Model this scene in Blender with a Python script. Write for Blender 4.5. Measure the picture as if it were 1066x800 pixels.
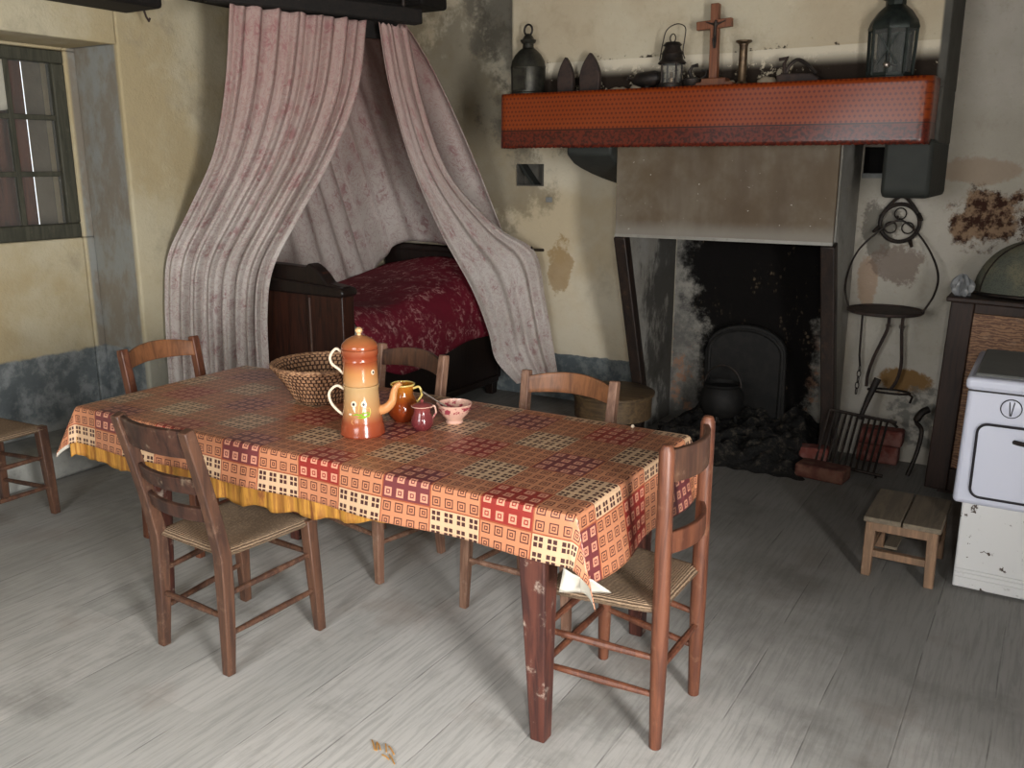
import bpy, bmesh, math, random
from mathutils import Vector, Matrix
from math import sin, cos, pi, radians as R, sqrt, atan2
for o in list(bpy.data.objects): bpy.data.objects.remove(o)
C = bpy.context.scene.collection
S = bpy.context.scene
random.seed(7)

# ------------------------------------------------------------------ camera, light, exposure
cam = bpy.data.cameras.new('camera'); cam.sensor_width = 36; cam.lens = 36*940/1066
cam.clip_start = .05
co = bpy.data.objects.new('camera', cam); C.objects.link(co); S.camera = co
co.location = (0, 0, 1.65); co.rotation_euler = (R(90-13.7), 0, R(31.05))
S.view_settings.view_transform = 'Standard'; S.view_settings.look = 'None'
S.view_settings.gamma = 1; S.view_settings.exposure = 0.0; S.view_settings.use_curve_mapping = False
w = bpy.data.worlds.new('world'); S.world = w; w.use_nodes = True
w.node_tree.nodes['Background'].inputs[0].default_value = (.9, .95, 1, 1)
w.node_tree.nodes['Background'].inputs[1].default_value = 2.5
def area(name, loc, target, sx, sy, power, col):
    l = bpy.data.lights.new(name, 'AREA'); l.shape = 'RECTANGLE'; l.size = sx; l.size_y = sy
    l.energy = power; l.color = col
    o = bpy.data.objects.new(name, l); C.objects.link(o); o.location = loc
    o.rotation_euler = (Vector(target)-Vector(loc)).to_track_quat('-Z', 'Y').to_euler()
    return o
area('doorway_daylight', (1.96, .1, 1.1), (-3, 1.2, .8), 1.05, 1.95, 400, (1, .99, .975))
area('camera_flash', (.16, -.02, 1.74), (-2.3, 4.0, 1.0), .07, .05, 22, (1, .98, .95))
area('rear_fill_light', (-1.6, -1.35, 1.7), (-2.0, 3, .8), 1.4, 1.3, 84, (.95, .98, 1))  # fill light added behind the camera; no window is built there

# ------------------------------------------------------------------ helpers
def lin(v):
    v /= 255.
    return v/12.92 if v <= .04045 else ((v+.055)/1.055)**2.4
def c(r, g, b): return (lin(r), lin(g), lin(b), 1)

class N:
    def __init__(s, nt): s.t = nt; s.n = nt.nodes; s.l = nt.links
    def new(s, typ, **kw):
        n = s.n.new(typ)
        for k, v in kw.items(): setattr(n, k, v)
        return n
    def put(s, sock, v):
        if hasattr(v, 'is_linked'): s.l.new(v, sock)
        elif v is not None: sock.default_value = v
    def pos(s): return s.new('ShaderNodeTexCoord').outputs['Object']
    def uv(s): return s.new('ShaderNodeTexCoord').outputs['UV']
    def map(s, v, sc=(1, 1, 1), rot=(0, 0, 0), loc=(0, 0, 0)):
        n = s.new('ShaderNodeMapping'); s.put(n.inputs[0], v)
        n.inputs['Scale'].default_value = sc; n.inputs['Rotation'].default_value = rot; n.inputs['Location'].default_value = loc
        return n.outputs[0]
    def noise(s, v, scale=5, detail=4, rough=.55, dist=0):
        n = s.new('ShaderNodeTexNoise'); s.put(n.inputs['Vector'], v)
        n.inputs['Scale'].default_value = scale; n.inputs['Detail'].default_value = detail
        n.inputs['Roughness'].default_value = rough; n.inputs['Distortion'].default_value = dist
        return n.outputs[0]
    def voro(s, v, scale=5, feature='F1', out='Distance', rand=1):
        n = s.new('ShaderNodeTexVoronoi'); n.feature = feature; s.put(n.inputs['Vector'], v)
        n.inputs['Scale'].default_value = scale; n.inputs['Randomness'].default_value = rand
        return n.outputs[out]
    def wave(s, v, scale=5, dist=2, dscale=2, d='X', detail=2):
        n = s.new('ShaderNodeTexWave'); n.bands_direction = d; s.put(n.inputs['Vector'], v)
        n.inputs['Scale'].default_value = scale; n.inputs['Distortion'].default_value = dist
        n.inputs['Detail Scale'].default_value = dscale; n.inputs['Detail'].default_value = detail
        return n.outputs['Fac']
    def m(s, op, a, b=None, d=None, clamp=False):
        n = s.new('ShaderNodeMath', operation=op); n.use_clamp = clamp
        s.put(n.inputs[0], a); s.put(n.inputs[1], b)
        if d is not None: s.put(n.inputs[2], d)
        return n.outputs[0]
    def mix(s, f, a, b, mode='MIX'):
        n = s.new('ShaderNodeMix', data_type='RGBA', blend_type=mode)
        s.put(n.inputs[0], f); s.put(n.inputs[6], a); s.put(n.inputs[7], b)
        return n.outputs[2]
    def step(s, v, lo, hi):
        n = s.new('ShaderNodeMapRange'); n.clamp = True; n.interpolation_type = 'SMOOTHSTEP'
        s.put(n.inputs[0], v); n.inputs[1].default_value = lo; n.inputs[2].default_value = hi
        return n.outputs[0]
    def ramp(s, f, stops):
        n = s.new('ShaderNodeValToRGB'); s.put(n.inputs[0], f); e = n.color_ramp.elements
        while len(e) < len(stops): e.new(.5)
        for k, (p, col) in enumerate(stops): e[k].position = p; e[k].color = col
        return n.outputs[0]
    def sep(s, v):
        n = s.new('ShaderNodeSeparateXYZ'); s.put(n.inputs[0], v); return n.outputs
    def comb(s, x, y, z=0.):
        n = s.new('ShaderNodeCombineXYZ'); s.put(n.inputs[0], x); s.put(n.inputs[1], y); s.put(n.inputs[2], z)
        return n.outputs[0]
    def blob(s, p, cx, cy, cz, rx, ry, rz, amp=.6, scale=6):   # noisy ellipsoid mask 1 inside
        x, y, z = s.sep(p)
        q = s.m('ADD', s.m('POWER', s.m('DIVIDE', s.m('SUBTRACT', x, cx), rx), 2.), s.m('POWER', s.m('DIVIDE', s.m('SUBTRACT', z, cz), rz), 2.))
        q = s.m('ADD', q, s.m('POWER', s.m('DIVIDE', s.m('SUBTRACT', y, cy), ry), 2.))
        q = s.m('SQRT', q)
        nz = s.m('MULTIPLY', s.m('SUBTRACT', s.noise(p, scale, 7, .72), .5), amp*5)
        return s.step(s.m('ADD', q, nz), 1.16, .86)

def mat(name, fn=None, base=(128, 128, 128), rough=.6, metal=0, spec=.4, bump=.3, bdist=.01):
    m = bpy.data.materials.new(name); m.use_nodes = True; nt = m.node_tree
    b = nt.nodes['Principled BSDF']; b.inputs['Base Color'].default_value = c(*base)
    b.inputs['Roughness'].default_value = rough; b.inputs['Metallic'].default_value = metal
    b.inputs['Specular IOR Level'].default_value = spec
    if fn:
        s = N(nt); r = fn(s)
        if not isinstance(r, tuple): r = (r, None)
        if r[0] is not None: nt.links.new(r[0], b.inputs['Base Color'])
        if len(r) > 1 and r[1] is not None:
            bn = nt.nodes.new('ShaderNodeBump'); bn.inputs['Strength'].default_value = bump; bn.inputs['Distance'].default_value = bdist
            nt.links.new(r[1], bn.inputs['Height']); nt.links.new(bn.outputs[0], b.inputs['Normal'])
        if len(r) > 2 and r[2] is not None: nt.links.new(r[2], b.inputs['Roughness'])
    return m

class MB:
    def __init__(s): s.b = bmesh.new(); s.uvl = None
    def box(s, ctr, size, rot=None):
        M = Matrix.Translation(ctr) @ (rot.to_4x4() if rot else Matrix()) @ Matrix.Diagonal((size[0], size[1], size[2], 1))
        bmesh.ops.create_cube(s.b, size=1, matrix=M); return s
    def bb(s, x0, x1, y0, y1, z0, z1): return s.box(((x0+x1)/2, (y0+y1)/2, (z0+z1)/2), (x1-x0, y1-y0, z1-z0))
    def tube(s, pts, r, n=10, closed=False, cap=True, phase=0, up=None, sx=1, sy=1):
        P = [Vector(p) for p in pts]; k = len(P)
        if not hasattr(r, '__len__'): r = [r]*k
        rings = []; prev = None
        for i in range(k):
            if closed: t = P[(i+1) % k]-P[(i-1) % k]
            else: t = P[min(i+1, k-1)]-P[max(i-1, 0)]
            t.normalize()
            if prev is None:
                a = Vector(up) if up else (Vector((0, 0, 1)) if abs(t.z) < .9 else Vector((0, 1, 0)))
            else: a = prev
            a = (a-t*a.dot(t)).normalized(); prev = a; bb = t.cross(a)
            rings.append([s.b.verts.new(P[i]+(a*cos(2*pi*j/n+phase)*sx+bb*sin(2*pi*j/n+phase)*sy)*r[i]) for j in range(n)])
        for i in range(k if closed else k-1):
            A, B = rings[i], rings[(i+1) % k]
            for j in range(n): s.b.faces.new((A[j], A[(j+1) % n], B[(j+1) % n], B[j]))
        if cap and not closed:
            s.b.faces.new(rings[0][::-1]); s.b.faces.new(rings[-1])
        return s
    def sq(s, pts, r, up=None):      # square-section bar, r = half width
        if not hasattr(r, '__len__'): r = [r]*len(pts)
        return s.tube(pts, [q*sqrt(2) for q in r], 4, phase=pi/4, up=up)
    def lathe(s, prof, ctr=(0, 0, 0), n=32, rfun=None, axis='z'):
        rings = []
        for i, (r, z) in enumerate(prof):
            ring = []
            for j in range(n):
                a = 2*pi*j/n; rr = max(r, 1e-4)
                if rfun: rr = rr+rfun(i, a)
                p = (rr*cos(a), rr*sin(a), z)
                if axis == 'y': p = (p[0], z, p[1])
                ring.append(s.b.verts.new(Vector(ctr)+Vector(p)))
            rings.append(ring)
        for A, B in zip(rings, rings[1:]):
            for j in range(n): s.b.faces.new((A[j], A[(j+1) % n], B[(j+1) % n], B[j]))
        s.b.faces.new(rings[0][::-1]); s.b.faces.new(rings[-1])
        return s
    def prism(s, poly, a0, a1, plane='xz'):   # polygon extruded across the plane
        def P(u, v, a): return {'xz': (u, a, v), 'yz': (a, u, v), 'xy': (u, v, a)}[plane]
        A = [s.b.verts.new(P(u, v, a0)) for u, v in poly]; B = [s.b.verts.new(P(u, v, a1)) for u, v in poly]
        k = len(poly)
        for i in range(k): s.b.faces.new((A[i], A[(i+1) % k], B[(i+1) % k], B[i]))
        s.b.faces.new(A[::-1]); s.b.faces.new(B); return s
    def grid(s, f, nu, nv, uv=None):
        V = [[s.b.verts.new(f(i/nu, j/nv)) for j in range(nv+1)] for i in range(nu+1)]
        if uv: L = s.b.loops.layers.uv.verify()
        for i in range(nu):
            for j in range(nv):
                fc = s.b.faces.new((V[i][j], V[i+1][j], V[i+1][j+1], V[i][j+1]))
                if uv:
                    for lp, (a, b) in zip(fc.loops, ((i, j), (i+1, j), (i+1, j+1), (i, j+1))): lp[L].uv = uv(a/nu, b/nv)
        return s
    def sphere(s, ctr, r, u=16, v=10, sc=(1, 1, 1)):
        bmesh.ops.create_uvsphere(s.b, u_segments=u, v_segments=v, radius=r, matrix=Matrix.Translation(ctr) @ Matrix.Diagonal((*sc, 1))); return s
    def wall(s, plane, a, u0, u1, v0, v1, holes, th):   # wall sheet with rectangular holes, thickness th behind
        us = sorted({u0, u1} | {h[0] for h in holes} | {h[1] for h in holes}); vs = sorted({v0, v1} | {h[2] for h in holes} | {h[3] for h in holes})
        for i in range(len(us)-1):
            for j in range(len(vs)-1):
                cu, cv = (us[i]+us[i+1])/2, (vs[j]+vs[j+1])/2
                if any(h[0] < cu < h[1] and h[2] < cv < h[3] for h in holes): continue
                lo, hi = min(a, a+th), max(a, a+th)
                if plane == 'x': s.bb(lo, hi, us[i], us[i+1], vs[j], vs[j+1])
                else: s.bb(us[i], us[i+1], lo, hi, vs[j], vs[j+1])
        return s
    def build(s, name, m, parent=None, smooth=True, bevel=0, sub=0, solid=0, seg=2, wn=True, loc=None, rot=None, solid_off=0, recalc=True):
        if recalc: bmesh.ops.recalc_face_normals(s.b, faces=s.b.faces)
        me = bpy.data.meshes.new(name); s.b.to_mesh(me); s.b.free()
        o = bpy.data.objects.new(name, me); C.objects.link(o)
        for q in (m if isinstance(m, (list, tuple)) else [m]): me.materials.append(q)
        if parent: o.parent = parent
        if loc: o.location = loc
        if rot: o.rotation_euler = rot
        if smooth:
            me.polygons.foreach_set('use_smooth', [True]*len(me.polygons))
            try: me.set_sharp_from_angle(angle=R(40))
            except Exception: pass
        if solid:
            d = o.modifiers.new('solid', 'SOLIDIFY'); d.thickness = solid; d.offset = -1
            if solid_off: d.material_offset = solid_off
        if sub: d = o.modifiers.new('sub', 'SUBSURF'); d.levels = sub; d.render_levels = sub
        if bevel: d = o.modifiers.new('bevel', 'BEVEL'); d.width = bevel; d.segments = seg; d.limit_method = 'ANGLE'; d.angle_limit = R(35)
        return o

def thing(name, label, cat, loc=(0, 0, 0), rz=0, group=None):
    o = bpy.data.objects.new(name, None); C.objects.link(o); o.empty_display_size = .1
    o.location = loc; o.rotation_euler = (0, 0, rz); return tag(o, label, cat, group)
def tag(o, label, cat, group=None, kind=None):
    o['label'] = label; o['category'] = cat
    if group: o['group'] = group
    if kind: o['kind'] = kind
    return o
def struct(o, label=None):
    o['kind'] = 'structure'
    if label: o['label'] = label
    return o
def arc(cx, cy, rx, ry, a0, a1, n): return [(cx+rx*cos(R(a0+(a1-a0)*i/n)), cy+ry*sin(R(a0+(a1-a0)*i/n))) for i in range(n+1)]
def smooth_path(pts, n=8, closed=False):   # Catmull-Rom
    P = [Vector(p) for p in pts]; out = []; k = len(P)
    for i in range(k if closed else k-1):
        if closed: a, b, d, e = P[(i-1) % k], P[i], P[(i+1) % k], P[(i+2) % k]
        else: a, b, d, e = P[max(i-1, 0)], P[i], P[i+1], P[min(i+2, k-1)]
        for j in range(n):
            t = j/n
            out.append(.5*((2*b)+(d-a)*t+(2*a-5*b+4*d-e)*t*t+(3*b-a-3*d+e)*t**3))
    if not closed: out.append(P[-1])
    return out

# ------------------------------------------------------------------ materials
def plaster(name, base, warm, stain, extra=None, bump=.5):
    def f(s):
        p = s.pos()
        col = s.mix(s.step(s.noise(p, 1.7, 5, .6), .38, .62), c(*base), c(*warm))
        col = s.mix(s.m('MULTIPLY', s.step(s.noise(s.map(p, loc=(5, 3, 1)), 2.6, 6, .68), .54, .72), .6), col, c(*stain))
        col = s.mix(s.m('MULTIPLY', s.step(s.noise(p, 45, 3, .7), .55, .75), .25), col, c(*stain))
        h = s.m('ADD', s.m('MULTIPLY', s.noise(p, 6, 5, .6), 1.), s.m('MULTIPLY', s.noise(p, 60, 4, .7), .3))
        if extra: col = extra(s, p, col)
        return col, h
    return mat(name, f, rough=.95, spec=.15, bump=bump, bdist=.02)
def back_extra(s, p, col):
    x, y, z = s.sep(p)
    # blue-grey painted band at the foot of the wall
    band = s.step(s.m('ADD', z, s.m('MULTIPLY', s.noise(p, 14, 3), .03)), .352, .345)
    blue = s.mix(s.step(s.noise(p, 9, 5, .7), .42, .62), c(92, 100, 104), c(128, 134, 134))
    col = s.mix(band, col, blue)
    # yellow damp mark; browner near the corner, greyer high beside the breast
    col = s.mix(s.m('MULTIPLY', s.blob(p, -2.98, 5.6, .95, .09, 3, .16), .6), col, c(150, 112, 50))
    col = s.mix(s.m('MULTIPLY', s.blob(p, -4.0, 5.6, 1.9, .9, 3, .8, .5, 2), .55), col, c(104, 92, 70))
    col = s.mix(s.m('MULTIPLY', s.blob(p, -3.1, 5.6, 2.5, .55, 3, .75, .5, 2), .6), col, c(88, 84, 78))
    # soot on the chimney back
    soot = s.blob(p, -1.56, 5.6, 1.0, .5, 3, .5, .25, 5)
    soot = s.m('MAXIMUM', soot, s.blob(p, -1.56, 5.6, .5, .36, 3, .8, .25, 5))
    tan = s.mix(s.step(s.voro(p, 34), .2, .5), c(96, 82, 66), c(18, 15, 12))
    sc = s.mix(s.step(s.noise(s.map(p, (1.6, 1, .45)), 5.5, 6, .7), .575, .68), c(16, 14, 13), tan)
    inside = s.m('MULTIPLY', s.step(x, -2.14, -2.12), s.step(x, -.96, -.98))
    grey = s.mix(s.step(s.noise(p, 5, 6, .7), .4, .65), c(96, 94, 90), c(140, 136, 128))
    lowr = s.mix(s.m('MULTIPLY', s.step(s.noise(p, 7, 6, .7), .52, .62), s.step(z, .75, .4)), grey, c(146, 112, 92))
    col = s.mix(inside, col, s.mix(soot, lowr, sc))
    return col
def right_extra(s, p, col):
    rub = s.mix(s.step(s.noise(p, 22, 5, .7), .42, .6), c(58, 38, 30), c(138, 114, 92))
    col = s.mix(s.blob(p, -.35, 5.35, 1.39, .16, 3, .15, .45, 7), col, rub)
    col = s.mix(s.blob(p, -.1, 5.35, 1.38, .22, 3, .13, .5, 8), col, s.mix(s.step(s.noise(p, 15, 6, .7), .45, .55), col, rub))
    col = s.mix(s.m('MULTIPLY', s.blob(p, -.4, 5.35, 1.62, .2, 3, .07, .5, 4), .45), col, c(146, 116, 88))
    col = s.mix(s.m('MULTIPLY', s.blob(p, -.9, 5.35, 1.0, .05, 3, .14, .4, 8), .55), col, c(150, 112, 78))
    col = s.mix(s.m('MULTIPLY', s.blob(p, -.86, 5.35, 1.3, .1, 3, .16, .5, 9), .75), col, c(92, 88, 80))
    col = s.mix(s.m('MULTIPLY', s.blob(p, -.75, 5.35, 1.1, .12, 3, .1, .6, 10), .7), col, c(112, 96, 86))
    col = s.mix(s.blob(p, -.66, 5.35, .47, .14, 3, .07, .35, 8), col, c(132, 102, 66))
    col = s.mix(s.m('MULTIPLY', s.blob(p, -.52, 5.35, .26, .18, 3, .16, .5, 8), .8), col, s.mix(s.step(s.noise(p, 14, 5), .45, .6), c(104, 104, 100), c(176, 170, 160)))
    return col
def breast_extra(s, p, col):
    x, y, z = s.sep(p)
    d = s.m('SUBTRACT', s.m('ADD', z, s.m('MULTIPLY', s.m('SUBTRACT', s.noise(p, 16, 6, .7), .5), .34)), 2.12)
    bare = s.mix(s.step(s.m('ADD', s.noise(p, 11, 6, .72), s.m('MULTIPLY', s.m('SUBTRACT', s.noise(s.map(p, (1, 1, .2)), 2.6, 2), .5), .35)), .37, .42), c(178, 166, 144), c(44, 36, 30))
    col = s.mix(s.step(d, .085, .06), col, bare)
    col = s.mix(s.m('MULTIPLY', s.step(s.m('ADD', z, s.m('MULTIPLY', s.noise(p, 3, 2), .02)), 2.232, 2.226), s.step(z, 2.12, 2.2)), col, c(204, 194, 174))
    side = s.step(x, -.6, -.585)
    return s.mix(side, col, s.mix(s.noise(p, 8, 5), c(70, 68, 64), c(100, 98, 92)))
def left_extra(s, p, col):
    x, y, z = s.sep(p)
    n = s.m('MULTIPLY', s.m('SUBTRACT', s.noise(p, 9, 4), .5), .05)
    jam = s.m('MULTIPLY', s.step(x, -4.5, -4.52), s.step(y, 3.27, 3.29))
    gre = s.mix(s.step(s.noise(s.map(p, (1, 1, .5)), 6, 5, .7), .42, .62), c(132, 124, 112), c(142, 143, 138))
    col = s.mix(jam, col, gre)
    low = s.step(s.m('ADD', z, n), .6, .58)
    blue = s.mix(s.step(s.noise(p, 8, 6, .7), .42, .66), c(98, 104, 106), c(142, 146, 146))
    blue = s.mix(s.step(s.m('ADD', z, s.m('MULTIPLY', n, 4)), .26, .12), blue, c(150, 152, 148))
    nich = s.step(x, -4.5, -4.52)
    col = s.mix(s.m('MULTIPLY', low, nich), col, blue)
    wh = s.m('MULTIPLY', s.step(s.m('ADD', z, s.m('MULTIPLY', n, 3)), .75, .5), s.m('SUBTRACT', 1., nich))
    return s.mix(s.m('MULTIPLY', wh, .8), col, c(160, 160, 150))
M_left = plaster('ochre_plaster', (190, 180, 154), (176, 160, 126), (152, 142, 122), left_extra)
M_back = plaster('pale_plaster', (214, 204, 182), (204, 188, 158), (178, 166, 144), back_extra)
M_right = plaster('white_plaster', (182, 176, 166), (170, 164, 152), (146, 136, 120), right_extra)
M_breast = plaster('breast_plaster', (190, 180, 158), (180, 166, 142), (160, 146, 122), breast_extra)
M_step = plaster('step_plaster', (172, 172, 166), (136, 138, 136), (100, 102, 100))
def floor_f(s):
    p = s.pos(); x, y, z = s.sep(p)
    u = s.m('DIVIDE', s.m('ADD', x, s.m('MULTIPLY', s.m('SUBTRACT', s.noise(s.map(p, (1, 1, 1)), 1.5, 2), .5), .012)), .235)
    bi = s.m('FLOOR', u); fr = s.m('ABSOLUTE', s.m('SUBTRACT', s.m('FRACT', u), .5))
    gap = s.m('MULTIPLY', s.step(fr, .488, .497), s.step(s.noise(s.map(p, (1, .8, 1)), 5, 3), .4, .6))
    rnd = s.noise(s.comb(bi, s.m('FLOOR', s.m('ADD', s.m('DIVIDE', y, 2.3), s.m('MULTIPLY', bi, .37))), 0.), 7.7, 0)
    grain = s.noise(s.map(p, (22, 1.3, 1)), 3, 6, .7, .6)
    col = s.mix(s.step(rnd, .3, .7), c(186, 184, 179), c(201, 198, 193))
    col = s.mix(s.m('MULTIPLY', s.step(grain, .42, .66), .5), col, c(146, 145, 141))
    col = s.mix(s.m('MULTIPLY', s.step(s.noise(p, 1.6, 6, .65), .5, .68), .45), col, c(96, 93, 86))
    col = s.mix(s.m('MULTIPLY', s.step(s.noise(s.map(p, loc=(7, 2, 0)), 2.3, 5, .6), .54, .7), .35), col, c(146, 128, 116))
    col = s.mix(s.m('MULTIPLY', s.step(s.noise(s.map(p, loc=(1, 9, 0)), 26, 3, .6), .7, .78), .7), col, c(186, 182, 174))
    dark_right = s.m('ADD', s.m('ADD', s.m('MULTIPLY', x, .8), s.m('MULTIPLY', y, .9)), s.m('MULTIPLY', s.noise(p, 2.2, 6, .65), 1.6))
    col = s.mix(s.m('MULTIPLY', s.step(dark_right, 1.9, 3.4), .66), col, c(74, 72, 67))  # floor tone darkens towards the right and the hearth
    dark_left = s.m('SUBTRACT', s.m('MULTIPLY', s.noise(p, 1.8, 6, .65), 1.6), s.m('ADD', s.m('MULTIPLY', x, .8), s.m('MULTIPLY', y, .1)))
    col = s.mix(s.m('MULTIPLY', s.step(dark_left, 2.3, 3.6), .5), col, c(104, 103, 98))  # floor tone darkens towards the left wall
    col = s.mix(s.m('MULTIPLY', gap, .5), col, c(48, 45, 42))
    return col, s.m('SUBTRACT', s.m('MULTIPLY', grain, .4), gap)
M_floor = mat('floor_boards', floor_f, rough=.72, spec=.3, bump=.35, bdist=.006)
def wood(name, a, b, wear=None, rough=.5, sc=1., spec=.4, wamt=.35, axis='z'):
    st = {'z': (9, 9, .8), 'x': (.8, 9, 9), 'y': (9, .8, 9)}[axis]
    def f(s):
        p = s.pos(); g = s.noise(s.map(p, st), 4*sc, 6, .65, .8)
        col = s.mix(s.step(g, .35, .65), c(*a), c(*b))
        if wear: col = s.mix(s.m('MULTIPLY', s.step(s.noise(p, 17, 5, .7), .56, .7), wamt), col, c(*wear))
        return col, g
    return mat(name, f, rough=rough, spec=spec, bump=.15, bdist=.004)
M_chair_dark = wood('worn_brown_wood', (96, 66, 50), (66, 46, 38), (138, 110, 90), .45)
M_chair_red = wood('red_brown_wood', (114, 70, 50), (82, 48, 36), (140, 104, 80), .42)
M_chair_orange = wood('amber_wood', (142, 94, 62), (106, 70, 48), (138, 108, 84), .4)
M_chair_top = wood('dark_rail_wood', (74, 48, 38), (48, 32, 28), (170, 150, 126), .38, wamt=.35)
M_chair_pale = wood('dusty_wood', (146, 112, 92), (112, 80, 64), (164, 142, 126), .55)
M_table = wood('table_wood', (92, 52, 42), (60, 34, 30), (176, 160, 146), .45, wamt=.75)
M_dark = wood('black_oak', (34, 22, 18), (20, 14, 12), None, .42)
M_bed = wood('bed_wood', (64, 34, 24), (38, 22, 18), None, .4)
M_beam = wood('smoked_beam', (30, 24, 20), (18, 15, 13), None, .8, axis='x')
M_stool = wood('weathered_plank', (136, 106, 82), (104, 82, 64), (150, 130, 110), .7)
M_stooltop = wood('grey_plank', (112, 100, 84), (88, 80, 68), (126, 112, 94), .75, axis='y')
M_round = wood('old_round_stool_wood', (104, 84, 58), (76, 60, 44), (124, 96, 60), .6, axis='x')
M_post = wood('smoked_post', (44, 32, 26), (26, 20, 17), (84, 60, 46), .5, wamt=.4)
M_cup = wood('cupboard_wood', (54, 36, 28), (36, 25, 20), None, .6)
M_cross = wood('cross_wood', (124, 76, 50), (98, 58, 40), None, .5)
def rush_f(s):
    u, v, _ = s.sep(s.uv())
    au, av = s.m('ABSOLUTE', u), s.m('ABSOLUTE', v); d = s.m('MAXIMUM', au, av)
    p = s.pos()
    st = s.m('SINE', s.m('MULTIPLY', s.m('ADD', d, s.m('MULTIPLY', s.noise(p, 25, 3), .03)), 150.))
    tw = s.noise(s.map(p, (1, 1, 1)), 120, 3, .7)
    col = s.mix(s.step(st, -.9, .6), c(118, 98, 80), c(146, 124, 102))
    col = s.mix(s.m('MULTIPLY', s.step(tw, .45, .7), .5), col, c(186, 158, 126))
    return col, s.m('ADD', st, tw)
M_rush = mat('woven_rush', rush_f, rough=.85, spec=.15, bump=.5, bdist=.004)
def oil_f(s):
    u, v, _ = s.sep(s.uv())               # in block units
    i, j = s.m('FLOOR', u), s.m('FLOOR', v)
    pi_, pj = s.m('FLOORED_MODULO', i, 2.), s.m('FLOORED_MODULO', j, 2.)
    p4 = s.m('FLOORED_MODULO', s.m('ADD', s.m('DIVIDE', s.m('SUBTRACT', i, pi_), 2.), s.m('DIVIDE', s.m('SUBTRACT', j, pj), 2.)), 2.)
    is_cream = s.m('MULTIPLY', pi_, s.m('SUBTRACT', 1., pj)); is_red = s.m('MULTIPLY', s.m('SUBTRACT', 1., pi_), pj)
    mu, mv = s.m('SUBTRACT', s.m('FRACT', s.m('MULTIPLY', u, 4.)), .5), s.m('SUBTRACT', s.m('FRACT', s.m('MULTIPLY', v, 4.)), .5)
    au, av = s.m('ABSOLUTE', mu), s.m('ABSOLUTE', mv); d = s.m('MAXIMUM', au, av); mn = s.m('MINIMUM', au, av)
    def band(lo, hi): return s.m('MULTIPLY', s.m('GREATER_THAN', d, lo), s.m('LESS_THAN', d, hi))
    ring = s.m('MAXIMUM', band(.25, .33), band(.07, .14))
    orange = s.mix(ring, c(188, 126, 92), c(80, 42, 40))
    redc = s.mix(p4, c(142, 48, 42), c(112, 56, 58))
    red = s.mix(s.m('LESS_THAN', d, .3), redc, c(206, 144, 118)); red = s.mix(band(.08, .16), red, redc)
    sqr = s.m('MULTIPLY', s.m('LESS_THAN', d, .33), s.m('GREATER_THAN', mn, .05))
    cream = s.mix(sqr, c(202, 168, 134), c(70, 42, 40))
    col = s.mix(is_cream, s.mix(is_red, orange, red), cream)
    fu, fv = s.m('ABSOLUTE', s.m('SUBTRACT', s.m('FRACT', u), .5)), s.m('ABSOLUTE', s.m('SUBTRACT', s.m('FRACT', v), .5))
    col = s.mix(s.m('GREATER_THAN', s.m('MAXIMUM', fu, fv), .487), col, c(150, 80, 54))
    return col, s.noise(s.uv(), 6, 3)
M_oil = mat('printed_oilcloth', oil_f, rough=.32, spec=.35, bump=.06)
M_white = mat('white_backing', base=(214, 208, 194), rough=.8)
def gold_f(s):
    u, v, _ = s.sep(s.uv())
    str_ = s.noise(s.map(s.uv(), (9, .5, 1)), 2.2, 5, .7, .3)
    col = s.mix(s.step(str_, .42, .6), c(184, 132, 54), c(140, 92, 38))
    col = s.mix(s.m('MULTIPLY', s.step(s.noise(s.map(s.uv(), (4, .7, 1), loc=(3, 1, 0)), 2.5, 6, .75), .54, .64), .75), col, c(104, 50, 30))
    return col, str_
M_gold = mat('gold_undercloth', gold_f, rough=.6, bump=.2)
def drape_f(s):
    p = s.uv()
    v1 = s.voro(s.map(p, (1, .8, 1)), 9); n1 = s.noise(p, 22, 5, .75, 1.2)
    fl = s.m('MULTIPLY', s.step(v1, .55, .2), s.step(n1, .44, .58))
    st = s.m('MULTIPLY', s.step(s.m('ABSOLUTE', s.m('SUBTRACT', s.noise(p, 15, 5, .65, 1.5), .5)), .03, .01), .6)
    base = s.mix(s.step(s.noise(p, 2, 4), .4, .62), c(200, 192, 186), c(186, 177, 170))
    up = s.step(s.sep(p)[1], 1.0, 2.3)
    base = s.mix(s.m('MULTIPLY', up, .8), base, c(150, 120, 112))
    return s.mix(s.m('MULTIPLY', s.m('MAXIMUM', fl, st), .68), base, c(138, 84, 88)), n1
M_drape = mat('faded_rose_drape', drape_f, rough=.85, spec=.15, bump=.15)
def quilt_f(s):
    p = s.pos(); n1 = s.noise(p, 26, 4, .7, .8); v1 = s.voro(p, 9)
    fl = s.m('MULTIPLY', s.step(n1, .5, .62), s.step(v1, .75, .3))
    return s.mix(s.m('MULTIPLY', fl, .75), s.mix(s.noise(p, 4), c(128, 30, 50), c(96, 24, 38)), c(196, 150, 146)), s.noise(p, 7, 4)
M_quilt = mat('burgundy_quilt', quilt_f, rough=.7, spec=.2, bump=.5, bdist=.03)
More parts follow.
